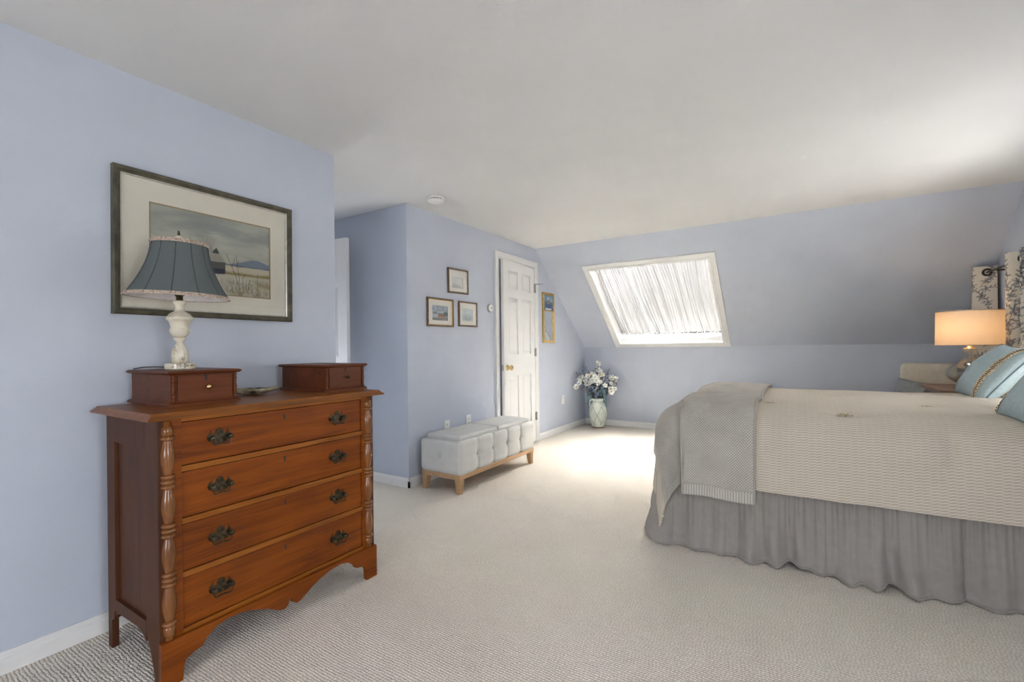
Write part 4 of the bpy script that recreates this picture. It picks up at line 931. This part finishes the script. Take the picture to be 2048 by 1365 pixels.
def flower_stem(p, label, kind, group, idx):
    path = bez(stem_path(p)); me = MB().tube(path, [.0028] * 6 + [.002] * 4, 5)
    o = build({'white': 'white_flower_stem', 'blue': 'blue_flower_spray', 'star': 'star_flower_sprig'}[kind], me, 'stem_brown', None, smooth=True); tag(o, label, 'flower', group)
    d = (path[-1] - path[-2]).normalized(); face = (d * .5 - fw * .9 + Vector((0, 0, .25))).normalized()
    if kind == 'white':
        for j in range(fr_.choice((1, 2, 2))):
            q = p + Vector((fr_.uniform(-.03, .03), fr_.uniform(-.02, .02), fr_.uniform(-.035, .02))) * (j > 0)
            f2 = (face + Vector((fr_.uniform(-.5, .5), fr_.uniform(-.3, .3), fr_.uniform(-.2, .6)))).normalized(); b = fr_.choice(BL)
            put('blossom', b, o, q, f2, fr_.uniform(.8, 1.1), fr_.uniform(0, 6)); put('flower_eye', EY, o, q + f2 * .003, f2)
        for j in range(3): put('leaf', fr_.choice(LF), o, path[fr_.choice((5, 6, 7, 8))], (fr_.uniform(-1, 1), fr_.uniform(-1, 1), fr_.uniform(0, 1)), fr_.uniform(.7, 1.2), fr_.uniform(0, 6))
    elif kind == 'blue':
        for j in range(16):
            k = fr_.uniform(4.5, 9); i0 = int(k); q = path[i0].lerp(path[min(9, i0 + 1)], k - i0); off = Vector((fr_.uniform(-1, 1), fr_.uniform(-1, 1), fr_.uniform(-.4, 1))).normalized()
            put('bud', fr_.choice(BUD), o, q + off * .012, off, fr_.uniform(.8, 1.25))
        for j in range(2): put('leaf', LF[1], o, path[fr_.choice((4, 5, 6))], (fr_.uniform(-1, 1), fr_.uniform(-1, 1), fr_.uniform(-.2, 1)), fr_.uniform(.6, 1), fr_.uniform(0, 6))
    else:
        for j in range(11):
            k = fr_.uniform(4, 9); i0 = int(k); q = path[i0].lerp(path[min(9, i0 + 1)], k - i0) + Vector((fr_.uniform(-.03, .03), fr_.uniform(-.03, .03), fr_.uniform(-.02, .03)))
            put('floret', fr_.choice((STAR, STARB, STAR)), o, q, (face + Vector((fr_.uniform(-.7, .7), fr_.uniform(-.5, .5), fr_.uniform(-.3, .7)))).normalized(), fr_.uniform(.8, 1.3), fr_.uniform(0, 6))
    return o
GW = 'flowers in the green vase'
tagged = [(.005, .885, 'tallest white flower standing above the green vase bouquet'), (-.285, .56, 'white flower reaching furthest left in the vase bouquet'), (.255, .66, 'white flower reaching furthest right beside a green leaf')]
for lat, z, lb in tagged: flower_stem(flower_point(lat, z, .02), lb, 'white', GW, 0)
for lat, z, dp in ((.01, .79, 0), (-.06, .735, .05), (.06, .72, .03), (-.20, .68, .03), (-.14, .705, .05), (-.22, .70, 0), (-.03, .655, .10), (-.01, .61, .12), (.17, .60, .05), (.15, .53, .08), (.16, .49, .08), (-.08, .66, .06), (.10, .64, 0), (-.11, .62, .08), (.04, .65, -.05), (-.24, .64, .04), (-.17, .64, .07), (.21, .69, .02), (.20, .52, .06), (.08, .58, .10), (-.05, .70, .08)):
    flower_stem(flower_point(lat, z, dp), 'white silk blossom among the flowers of the green vase', 'white', GW, 1)
for lat, z, dp in ((-.27, .74, 0), (-.22, .79, 0), (-.13, .77, -.02), (.10, .78, 0), (.16, .81, .02), (.15, .70, 0), (-.24, .66, .02), (.27, .59, .02), (.21, .55, .03), (-.19, .53, .05), (.06, .75, -.04), (.20, .64, -.03), (-.05, .80, -.05), (-.29, .69, .0), (-.25, .77, -.03), (-.17, .82, .0), (.12, .74, .03), (.24, .72, .0), (.29, .65, .0), (-.28, .62, .02), (.03, .84, -.02)):
    flower_stem(flower_point(lat, z, dp), 'thin spray of blue-grey buds in the green vase bouquet', 'blue', GW, 2)
for lat, z, dp in ((-.05, .54, .10), (.0, .52, .11), (-.10, .56, .09), (.05, .55, .10), (.10, .57, .08), (-.15, .58, .06), (-.03, .60, .08), (.13, .61, .03), (.03, .62, .06), (-.18, .61, .02)):
    flower_stem(flower_point(lat, z, dp), 'lavender and teal star-flower sprig low in the vase bouquet', 'star', GW, 3)
def trailing(lat0, z0, lat1, z1, dep, label):
    p0 = flower_point(lat0, z0, dep); p1 = flower_point(lat1, z1, dep + .02)
    path = bez([MOUTH + Vector((0, 0, -.10)), MOUTH + Vector((0, 0, .03)), MOUTH + (p0 - MOUTH) * .7 + Vector((0, 0, .06)), p0, p0 + (p1 - p0) * .5, p1], 18)
    o = build('trailing_amaranth', MB().tube(path[:9], .0022, 5), 'stem_brown', None, smooth=True); tag(o, label, 'flower', GW)
    n_ = len(path[8:]); build('tassel', MB().tube(path[8:], [.006 + .006 * math.sin(PI * i / (n_ - 1)) * (1 + .3 * math.sin(i * 4)) for i in range(n_)], 8), 'amaranth_teal', o, smooth=True)
trailing(.075, .60, .085, .30, .13, 'long teal amaranth tassel hanging down front of the green vase'); trailing(.055, .62, .062, .36, .12, 'shorter teal amaranth tassel beside the longest one on vase'); trailing(-.16, .52, -.165, .36, .05, 'thin teal tassel hanging left of the green vase neck'); trailing(-.135, .50, -.14, .30, .02, 'teal tassel hanging close to left handle of green vase'); trailing(.17, .58, .20, .46, .05, 'small teal tassel arching right of the vase bouquet')

# ================================================================== BED
XF, YNR, YFR, ZT = -.555, 2.895, 4.19, .778     # where the roll begins at foot / near / far side, top height
RR = .20
TUFTS = [(.18, 2.872), (.561, 3.30), (-.166, 3.19), (.186, 3.70), (-.50, 3.29), (.90, 2.90), (.56, 2.60), (-.14, 2.60), (.95, 3.60)]
def drape(a, b, off=0, hang_noise=1.0, wob=0):
    da = max(0, XF - a); db = max(0, YNR - b); dc = max(0, b - YFR)
    cx, cy = max(a, XF), min(max(b, YNR), YFR)
    dirv = Vector((-da, -db + dc, 0)); p = dirv.length
    # crown and puffs on top
    z = ZT + .018 * math.sin(PI * min(1, max(0, (cy - YNR) / (YFR - YNR)))) + .012 * fbm(a * 2.2 + 3, b * 2.2)
    for (ta, tb) in TUFTS[:5]:
        d2 = (a - ta) ** 2 + (b - tb) ** 2; z -= (.022 * math.exp(-((a - ta) ** 2 / .0060 + (b - tb) ** 2 / .0016)) + .012 * math.exp(-d2 / .02))
    th_ = min(p / RR, PI / 2); ext = max(0, p - RR * PI / 2)
    h = RR * math.sin(th_); dr_ = RR * (1 - math.cos(th_)) + ext
    if p > 0:
        dn = (Vector((-da * .5, -db, 0)) if da > 0 and db > 0 else dirv).normalized(); k = min(1, p / .3)
        along = a if db > da else b
        h += ext * .10 + k * hang_noise * (.018 * fbm(along * 2.6 + 11, p * 2.2 + along * 1.2) + .006 * math.sin(along * 9 + p * 6))
        cor = math.exp(-((da - db) / .22) ** 2) if (da > 0 and db > 0) else 0
        h += cor * .03 * min(1, p / .4) + wob * math.sin(along * 34 + 1.3 * math.sin(along * 9)) * min(1, ext / .12)
        h += off * math.sin(th_)
        return Vector((cx + dn.x * h, cy + dn.y * h, z - dr_ + off * math.cos(th_)))
    return Vector((cx, cy, z + off))
bed = thing('bed', 'queen bed with white gathered bed skirt under the cream comforter', 'bed', (.33, 3.5, 0))
build('mattress', roundbox((-.66, 2.80, .42), (1.33, 4.32, .74), .06, (8, 8, 3)), 'mattress_white', bed, smooth=True, weld=1e-5)
build('box_spring', MB().box((-.68, 2.79, .18), (1.33, 4.33, .42)), 'mattress_white', bed, bevel=.02)
for cx, cy in ((-.58, 2.9), (-.58, 4.2), (1.25, 2.9), (1.25, 4.2)): build('leg', MB().frustum((cx, cy, 0), (.05, .05), (cx, cy, .18), (.06, .06)), 'nightstand_wood', bed)
# gathered skirt along near side and foot
SPX, SPY, CR = -.735, 2.735, .06
near_len = 1.32 - (SPX + CR); foot_len = 4.38 - (SPY + CR); arc = CR * PI / 2
def skirt_base(s):        # s from the head along the near side, round the corner, along the foot
    if s < near_len: return Vector((1.32 - s, SPY, 0)), Vector((0, -1, 0))
    s -= near_len
    if s < arc: a = s / CR; return Vector((SPX + CR - CR * math.sin(a), SPY + CR - CR * math.cos(a), 0)), Vector((-math.sin(a), -math.cos(a), 0))
    s -= arc; return Vector((SPX, SPY + CR + s, 0)), Vector((-1, 0, 0))
PIN = [(1.32 + .05, .030), (1.32 - .335, .045)]     # places where the hem is caught and bunched (distance along s)
def skirt(s, v):          # v: 0 top .. 1 hem
    base, n = skirt_base(s)
    fold = .040 * (abs(math.sin(s * 10.5 + 1.9 * math.sin(s * 2.7))) ** .55 - .4) + .016 * math.sin(s * 52 + 2.2 * math.sin(s * 5)) + .022 * fbm(s * 3.4, v * .9) * 2
    gath = (.011 * abs(math.sin(s * 64 + 3 * math.sin(s * 7))) ** .7 + .005 * math.sin(s * 211 + 2 * math.sin(s * 9))) * math.exp(-v * 2.4)
    d = -.010 + gath + fold * (.35 + .80 * v ** 1.1) + .045 * v ** 1.6 + .022 * max(0, v - .75) * 4 * (0.6 + fbm(s * 4, 3))
    z = .385 * (1 - v) + .004
    for (ps, amp) in PIN:
        g = math.exp(-((s - ps) / .05) ** 2); g2 = math.exp(-((s - ps - .03) / .16) ** 2)
        d += -amp * g * max(0, v - .45) * 1.9 + amp * .55 * (g2 - g) * max(0, v - .5) * 1.6
        z += .020 * g * max(0, v - .8) * 5 + .006 * math.sin((s - ps) * 70) * g2 * v
        d += .010 * math.sin((s - ps) * 46 + v * 6) * g2 * v
    d += .009 * math.sin(v * 15 + s * 7 + 4 * fbm(s * 5, v * 3)) * v * v       # horizontal slump wrinkles
    return base + n * d + Vector((0, 0, max(z, .003)))
S = near_len + arc + foot_len
ss = np.concatenate([np.linspace(0, near_len + arc + .3, 900), np.linspace(near_len + arc + .31, S, 80)])
build('bed_skirt', MB().grid(lambda s, v: skirt(s, v), ss, np.linspace(0, 1, 42)), 'skirt_white', bed, smooth=True, recalc=False)
build('skirt_hem', MB().tube([skirt(s, .985) + Vector((0, 0, .003)) for s in ss[::2]], .0045, 6), 'skirt_white', bed, smooth=True)
# comforter
As = np.concatenate([np.linspace(XF - .60, XF + .05, 70), np.linspace(XF + .06, 1.33, 120)])
Bs = np.concatenate([np.linspace(YNR - .520, YNR + .1, 90), np.linspace(YNR + .12, YFR, 60), np.linspace(YFR + .02, YFR + .48, 24)])
def crease(a, b, v):
    for ca, cb in ((-.146, 2.62), (.545, 2.64)):
        v = v + Vector((0, .020, 0)) * math.exp(-((a - ca) / .012) ** 2 - ((b - cb) / .075) ** 2) + Vector((0, .012, 0)) * math.exp(-((a - ca) / .06) ** 2 - ((b - cb) / .10) ** 2)
    w = math.exp(-((a - .25 - (2.80 - b) * .55) / .05) ** 2) * math.exp(-((b - 2.66) / .12) ** 2); v = v + Vector((0, .014, 0)) * w
    w = math.exp(-((a - .70 + (2.80 - b) * .7) / .06) ** 2) * math.exp(-((b - 2.56) / .10) ** 2); return v + Vector((0, .012, 0)) * w
mb = MB().grid(lambda a, b: crease(a, b, drape(a, b, .0)), As, Bs, uvfn=lambda a, b: (a + 3, b))
cf_ = build('comforter', mb, 'comforter_cloth', None, smooth=True, solid=.016)
tag(cf_, 'cream waffle-stripe tufted comforter spread over the bed', 'comforter')
for ta, tb in TUFTS[:5]:
    p = drape(ta, tb, .009); mb = MB()
    for k in range(9):
        a = 2 * PI * k / 9 + .3 * math.sin(k * 5); mb.tube([p + Vector((0, 0, -.004)), p + Vector((.014 * math.cos(a), .010 * math.sin(a), .010)), p + Vector((.034 * math.cos(a), .020 * math.sin(a), .003))], [.0026, .0034, .0018], 5)
    build('tuft', mb, 'trim_braid', cf_, smooth=True)
# throw: lower layer hangs over the foot corner, upper fold lies across the bed
tw = thing('throw_blanket', 'grey-beige knitted throw folded over foot end of the bed', 'blanket', (-.45, 3.5, ZT))
LA0, LA1, LB0, LB1 = XF - .40, -.42, YNR - .53, YFR + .35
bw = .055
def lay(a0, a1, b0, b1, off, na, nb, uvrot=False, wob=0):
    return MB().grid(lambda a, b: drape(a, b, off, 1.0, wob), np.linspace(a0, a1, na), np.linspace(b0, b1, nb), uvfn=lambda a, b: (a + 3, b))
build('lower_fold', lay(LA0 + bw, LA1, LB0 + bw, LB1, .012, 60, 120, wob=.004), 'throw_knit', tw, smooth=True, solid=.008)
build('rib_border', lay(LA0, LA0 + bw, LB0, LB1, .0125, 8, 120, wob=.004), 'throw_rib_y', tw, smooth=True, solid=.008)
build('rib_border', lay(LA0 + bw, LA1, LB0, LB0 + bw, .0125, 40, 8, wob=.004), 'throw_rib_x', tw, smooth=True, solid=.008)
UA0, UA1, UB0, UB1 = -.60, -.212, YNR - .585, YFR + .30
build('upper_fold', lay(UA0, UA1, UB0 + bw, UB1, .030, 50, 150, wob=.006), 'throw_knit', tw, smooth=True, solid=.010)
build('rib_border', lay(UA0, UA1, UB0, UB0 + bw, .030, 50, 8, wob=.006), 'throw_rib_x', tw, smooth=True, solid=.010)
build('inner_fold', lay(UA0 + .004, UA1 - .006, UB0 + .0, UB1, .021, 40, 130, wob=.006), 'throw_knit', tw, smooth=True, solid=.006)
for aa in (UA0 + .002, UA1 - .002):
    build('fold_edge', MB().tube([drape(aa, b, .027, 1.0, .006) for b in np.linspace(UB0, UB1, 120)], .007, 6), 'throw_knit', tw, smooth=True)

# ------------------------------------------------------------------ pillows
def pillow_mb(w, h, T_, pinch=.07, n=26, uvs=1, droop=0):
    mb = MB()
    for s in (1, -1):
        def fn(u, v, s=s):
            e = ((1 - u * u) * (1 - v * v)); t_ = T_ / 2 * max(0, e) ** .42 * (1 + .10 * fbm(u * 2 + s, v * 2 + 5))
            x = u * w / 2 * (1 - pinch * (1 - v * v)); y = v * h / 2 * (1 - pinch * (1 - u * u))
            return (x, y, s * t_ - droop * (1 - v) * .0)
        g = [math.sin(PI / 2 * q) for q in np.linspace(-1, 1, n + 1)]
        mb.grid(fn, g, g, uvfn=lambda u, v: (u * w / 2 + 5, v * h / 2 + 5))
    return mb
def place(center, xaxis, yaxis):
    x = Vector(xaxis).normalized(); y = Vector(yaxis); y = (y - x * y.dot(x)).normalized(); z = x.cross(y)
    return Matrix.Translation(center) @ Matrix((x, y, z)).transposed().to_4x4()
def blue_pillow(label, center, xa, ya, w=.46, T_=.20):
    th = thing('throw_pillow', label, 'pillow', center, 'blue pillows with braided trim'); M = place(center, xa, ya)
    build('cover', pillow_mb(w, w, T_).xform(M), 'blue_linen', th, smooth=True, weld=1e-5)
    for sx_ in (-1, 1):
        u0 = .74 if sx_ > 0 else -.915
        def strip(u, v):
            e = ((1 - u * u) * (1 - v * v)); t_ = T_ / 2 * max(0, e) ** .42 * (1 + .10 * fbm(u * 2 + 1, v * 2 + 5)) + .003
            return M @ Vector((u * w / 2 * (1 - .07 * (1 - v * v)), v * w / 2 * (1 - .07 * (1 - u * u)), t_))
        vs_ = np.linspace(-.97, .97, 60)
        build('braid_band', MB().grid(strip, [u0 - .085, u0 - .04, u0 + .04, u0 + .085], vs_), 'trim_braid', th, smooth=True, solid=-.002)
        m = MB()
        for k in range(34):
            v = -.95 + 1.9 * k / 33; p, q = strip(u0 - .035, v), strip(u0 + .035, v + .02); m.tube([p, (p + q) / 2 + M.to_3x3() @ Vector((0, 0, .004)), q], .0028, 5)
        build('braid_stitch', m, 'braid_dark', th, smooth=True)
    edge = [M @ Vector((u * w / 2 * (1 - .07 * (1 - v * v)), v * w / 2 * (1 - .07 * (1 - u * u)), 0)) for u, v in [(q, -1) for q in np.linspace(-1, 1, 20)] + [(1, q) for q in np.linspace(-1, 1, 20)] + [(-q, 1) for q in np.linspace(-1, 1, 20)] + [(-1, -q) for q in np.linspace(-1, 1, 20)]]
    build('edge_piping', MB().tube(edge, .004, 6, caps=False), 'piping_blue', th, smooth=True)
    return th
# axes: x runs toward the near side (-y), y leans up toward the bed head
blue_pillow('blue linen pillow with braided trim beside the glass lamp', (.960, 3.835, .935), (.03, -.375, -.035), (.17, .155, .255), .375, .185)
blue_pillow('blue linen pillow with braided trim at right edge, nearer the camera', (.915, 2.875, .925), (.03, -.375, -.02), (.19, .13, .27), .40, .17)
def sham(label, center, xa, ya, w, h, T_):
    o = build('pillow_sham', pillow_mb(w, h, T_, .03).xform(place(center, xa, ya)), 'sham_cloth', None, smooth=True, weld=1e-5); return tag(o, label, 'pillow', 'cream striped pillow shams')
sham('cream striped pillow sham leaning against bed head behind far blue pillow', (1.215, 3.92, 1.00), (0, -1, 0), (.22, 0, .95), .70, .52, .20)
sham('cream striped pillow sham behind the nearer blue pillow', (1.225, 3.15, 1.00), (0, -1, 0), (.22, 0, .95), .70, .52, .20)

# ================================================================== NIGHTSTAND, GLASS LAMP, CHAIR
NX0, NX1, NY0, NY1, NZ = .853, 1.225, 4.52, 5.235, .770
ns = thing('nightstand', 'dark wood nightstand between bed and cream chair', 'nightstand', ((NX0 + NX1) / 2, (NY0 + NY1) / 2, 0))
build('top', MB().box((NX0, NY0, NZ - .028), (NX1, NY1, NZ)), 'nightstand_wood', ns, bevel=.004)
build('cabinet', MB().box((NX0 + .03, NY0 + .03, .42), (NX1 - .01, NY1 - .03, NZ - .028)), 'nightstand_wood', ns)
build('drawer', MB().box((NX0 + .018, NY0 + .05, .46), (NX0 + .032, NY1 - .05, NZ - .06)), 'nightstand_wood', ns, bevel=.003)
build('knob', turned([(0, 0), (.006, 0), (.006, .008), (.014, .016), (.010, .024), (0, .026)], Vector((NX0 + .018, (NY0 + NY1) / 2, .60)), (-1, 0, 0), 14), 'brass', ns, smooth=True)
for cx in (NX0 + .05, NX1 - .04):
    for cy in (NY0 + .05, NY1 - .05): build('leg', MB().frustum((cx, cy, 0), (.028, .028), (cx, cy, .43), (.042, .042)), 'nightstand_wood', ns)
GX, GY = 1.075, 4.80
gl = thing('bedside_lamp', 'lit bedside lamp with linen drum shade and smoky glass base', 'lamp', (GX, GY, NZ))
build('foot', MB().lathe([(0, 0), (.062, 0), (.064, .006), (.060, .012), (.055, .016), (.055, .030), (.050, .034), (0, .034)], (GX, GY, NZ), 40), 'metal_grey', gl, smooth=True)
gp = [(.040, .034), (.075, .040), (.118, .065), (.140, .100), (.138, .130), (.115, .160), (.085, .185), (.063, .205), (.050, .228), (.044, .260), (.041, .290), (.036, .300)]
build('glass_body', MB().lathe([(r * 1.0, z) for r, z in gp], (GX, GY, NZ), 56, rib=lambda a, z: .018 * math.sin(a * 5 + z * 18) + .010 * math.sin(a * 9 - z * 40)), 'smoke_glass', gl, smooth=True)
build('glass_inner', MB().lathe([(r * .93, z + .003) for r, z in gp[1:]], (GX, GY, NZ), 48, rib=lambda a, z: .014 * math.sin(a * 4 - z * 15)), 'smoke_glass', gl, smooth=True)
build('neck_cap', MB().lathe([(.037, .296), (.037, .306), (.018, .310), (.016, .345), (.020, .348), (.020, .365)], (GX, GY, NZ), 28), 'brass', gl, smooth=True)
S0, S1, RS = 1.097 - NZ, 1.352 - NZ, .196
sh2 = build('drum_shade', MB().grid(lambda a, z: (GX + (RS - .004 * z) * math.cos(a), GY + (RS - .004 * z) * math.sin(a), NZ + S0 + (S1 - S0) * z), np.linspace(0, 2 * PI, 81), np.linspace(0, 1, 8)), 'shade_linen', gl, smooth=True, weld=1e-6)
for z in (0, 1): build('shade_rim', MB().tube([(GX + RS * math.cos(a), GY + RS * math.sin(a), NZ + (S0 if z == 0 else S1)) for a in np.linspace(0, 2 * PI, 81)], .003, 6, caps=False), 'gimp_trim', sh2, smooth=True)
build('spider', MB().tube([(GX - RS, GY, NZ + S1 - .02), (GX + RS, GY, NZ + S1 - .02)], .002, 6).tube([(GX, GY - RS, NZ + S1 - .02), (GX, GY + RS, NZ + S1 - .02)], .002, 6).tube([(GX, GY, NZ + .36), (GX, GY, NZ + S1)], .003, 6), 'brass', gl)
build('bulb', MB().lathe([(.012, .366), (.014, .385), (.028, .420), (.030, .440), (.022, .462), (0, .472)], (GX + .035, GY, NZ), 20), 'bulb_glow', gl, smooth=True)
ld = bpy.data.lights.new('lamp_light', 'POINT'); ld.energy = .50; ld.color = (1, .70, .40); ld.shadow_soft_size = .04
lo_ = bpy.data.objects.new('lamp_light', ld); COL.objects.link(lo_); lo_.location = (GX - .04, GY - .03, NZ + .45)
# upholstered chair in the corner, back to the knee wall
ch = thing('side_chair', 'cream upholstered chair in corner behind nightstand', 'chair', (1.06, 5.75, 0))
def back_pt(p): return p
bk = roundbox((.845, -.05, 0), (1.255, .05, .50), .035, (10, 2, 10)); Mb = Matrix.Translation((0, 5.98, .42)) @ Matrix.Rotation(math.radians(-7), 4, 'X')
for i, (x, y, z) in enumerate(bk.v): f = max(0, min(1, z / .5)); bk.v[i] = (1.05 + (x - 1.05) * (1 + .16 * (1 - f)), y + .015 * math.cos((x - 1.05) * 6), z)
build('backrest', bk.xform(Mb), 'cream_fabric', ch, smooth=True, weld=1e-5)
build('seat', roundbox((.80, 5.36, .32), (1.26, 5.95, .46), .04, (8, 8, 2)), 'cream_fabric', ch, smooth=True, weld=1e-5)
for cx in (.85, 1.21):
    for cy in (5.40, 5.92): build('leg', MB().frustum((cx, cy, 0), (.028, .028), (cx, cy, .33), (.045, .045)), 'nightstand_wood', ch)
o = build('seat_pillow', pillow_mb(.40, .40, .14).xform(place((.93, 5.72, .565), (.93, -.30, -.16), (.1, .35, .93))), 'slate_fabric', None, smooth=True, weld=1e-5); tag(o, 'slate grey pillow propped on the cream corner chair', 'pillow')

# ================================================================== CURTAINS ON THE GABLE WALL
def floral(seed, w, h, asp):
    c = Canvas(w, h, (.70, .665, .58)); r = random.Random(seed)
    dark = [(.075, .08, .10), (.13, .135, .16), (.22, .23, .26), (.10, .09, .10)]
    nz = c.noise(4, 10, seed); c.blend(np.clip(nz * 1.2, 0, .12), (.60, .58, .52))
    def leaf(x, y, a, L, col, op=.85):
        c.line((x, y), (x + L * math.cos(a) * .35, y + L * math.sin(a) * .35 * asp), L * .10, col, op, asp); c.line((x + L * math.cos(a) * .3, y + L * math.sin(a) * .3 * asp), (x + L * math.cos(a), y + L * math.sin(a) * asp), L * .16, col, op, asp)
    for k in range(66):
        x, y = (k % 6 + r.uniform(.1, .9)) / 6, .34 + .62 * ((k // 6) + r.uniform(0, 1)) / 11; a = PI / 2 + r.uniform(-.9, .9); bend = r.uniform(-.25, .25); col = r.choice(dark)
        for s in range(15):
            L = .018; nx, ny = x + L * math.cos(a), y + L * math.sin(a) * asp; c.line((x, y), (nx, ny), .0024, col, .75, asp)
            if s % 2 == 0:
                for sd in (-1, 1):
                    if r.random() < .75: leaf(nx, ny, a + sd * r.uniform(.6, 1.2), r.uniform(.018, .032), r.choice(dark), .8)
            if s % 6 == 4:
                for q in range(5): leaf(nx, ny, a + q * 1.256 + r.uniform(-.2, .2), r.uniform(.026, .042), r.choice(dark[1:3]), .7)
            x, y = nx, ny; a += bend + r.uniform(-.14, .14)
            if r.random() < .2: bend = -bend
    return c
def printed_curtain(label, plan, ztop, seed):
    """accordion-pleated panel; plan = (x, y) corners of the pleats"""
    P = [Vector(p) for p in plan]; Lc = [0]
    for a, b in zip(P, P[1:]): Lc.append(Lc[-1] + (b - a).length)
    tot = Lc[-1]
    def at(d):
        d = min(max(d, 0), tot)
        for a, b, l0, l1 in zip(P, P[1:], Lc, Lc[1:]):
            if d <= l1 + 1e-9: return a.lerp(b, (d - l0) / (l1 - l0))
        return P[-1]
    def plan_pt(u):      # rounded pleat corners
        d = u * tot; e = .014; return (at(d - e) + at(d) * 2 + at(d + e)) / 4
    zb_ = .05; w, h = 260, 460; asp = tot / (ztop - zb_)
    th = thing('printed_curtain', label, 'curtain', (plan[0][0], plan[0][1], zb_), 'floral grommet curtains')
    def fn(u, v):
        p = plan_pt(u); return (p.x + .006 * math.sin(v * 5 + u * 9) * (1 - v), p.y + .006 * math.sin(v * 4 + u * 7) * (1 - v), zb_ + (ztop - zb_) * v)
    build('panel', floral(seed, w, h, asp).sheet(fn), 'curtain_print', th, smooth=True, recalc=False)
    return th, fn, Lc, tot
RX, RZ = 1.316, 1.700
def grommet(parent, a, b):
    a, b = Vector((*a, RZ)), Vector((*b, RZ)); d = (b - a).normalized(); t_ = (RX - a.x) / (b.x - a.x); c = a.lerp(b, t_); n = Vector((0, 0, 1)).cross(d).normalized()
    if n.y > 0: n = -n
    ring = [c + n * .004 + (d * math.cos(2 * PI * k / 28) + Vector((0, 0, 1)) * math.sin(2 * PI * k / 28)) * .025 for k in range(29)]
    build('grommet', MB().tube(ring, .0085, 8, caps=False), 'bronze_dark', parent, smooth=True)
A = [(1.38, 5.86), (1.30, 5.72), (1.385, 5.56), (1.222, 5.405), (1.376, 5.365)]
t1, f1, L1, T1 = printed_curtain('cream floral curtain panel hanging behind the drum shade lamp', A, 1.752, 5); grommet(t1, A[3], A[4])
B = [(1.385, 4.86), (1.234, 4.690), (1.250, 4.640), (1.388, 4.590), (1.24, 4.45), (1.385, 4.36), (1.24, 4.24)]
t2, f2, L2, T2 = printed_curtain('cream floral curtain panel at the right edge of the room', B, 1.752, 8); grommet(t2, B[2], B[3])
rd = thing('curtain_rod', 'dark metal curtain rod running along the gable wall', 'curtain rod', (RX, 4.7, RZ))
build('pole', MB().tube([(RX, 2.75, RZ), (RX, 5.60, RZ)], .008, 12), 'bronze_dark', rd, smooth=True)
build('finial', MB().tube([(RX, 5.60, RZ), (RX, 5.605, RZ), (RX, 5.62, RZ), (RX, 5.64, RZ), (RX, 5.65, RZ)], [.011, .018, .022, .016, .004], 14), 'bronze_dark', rd, smooth=True)
for yy in (5.16, 2.95): build('bracket', MB().tube([(XR, yy, RZ - .01), (RX, yy, RZ - .012)], .007, 8).box((XR - .006, yy - .02, RZ - .05), (XR, yy + .02, RZ + .03)), 'bronze_dark', rd)
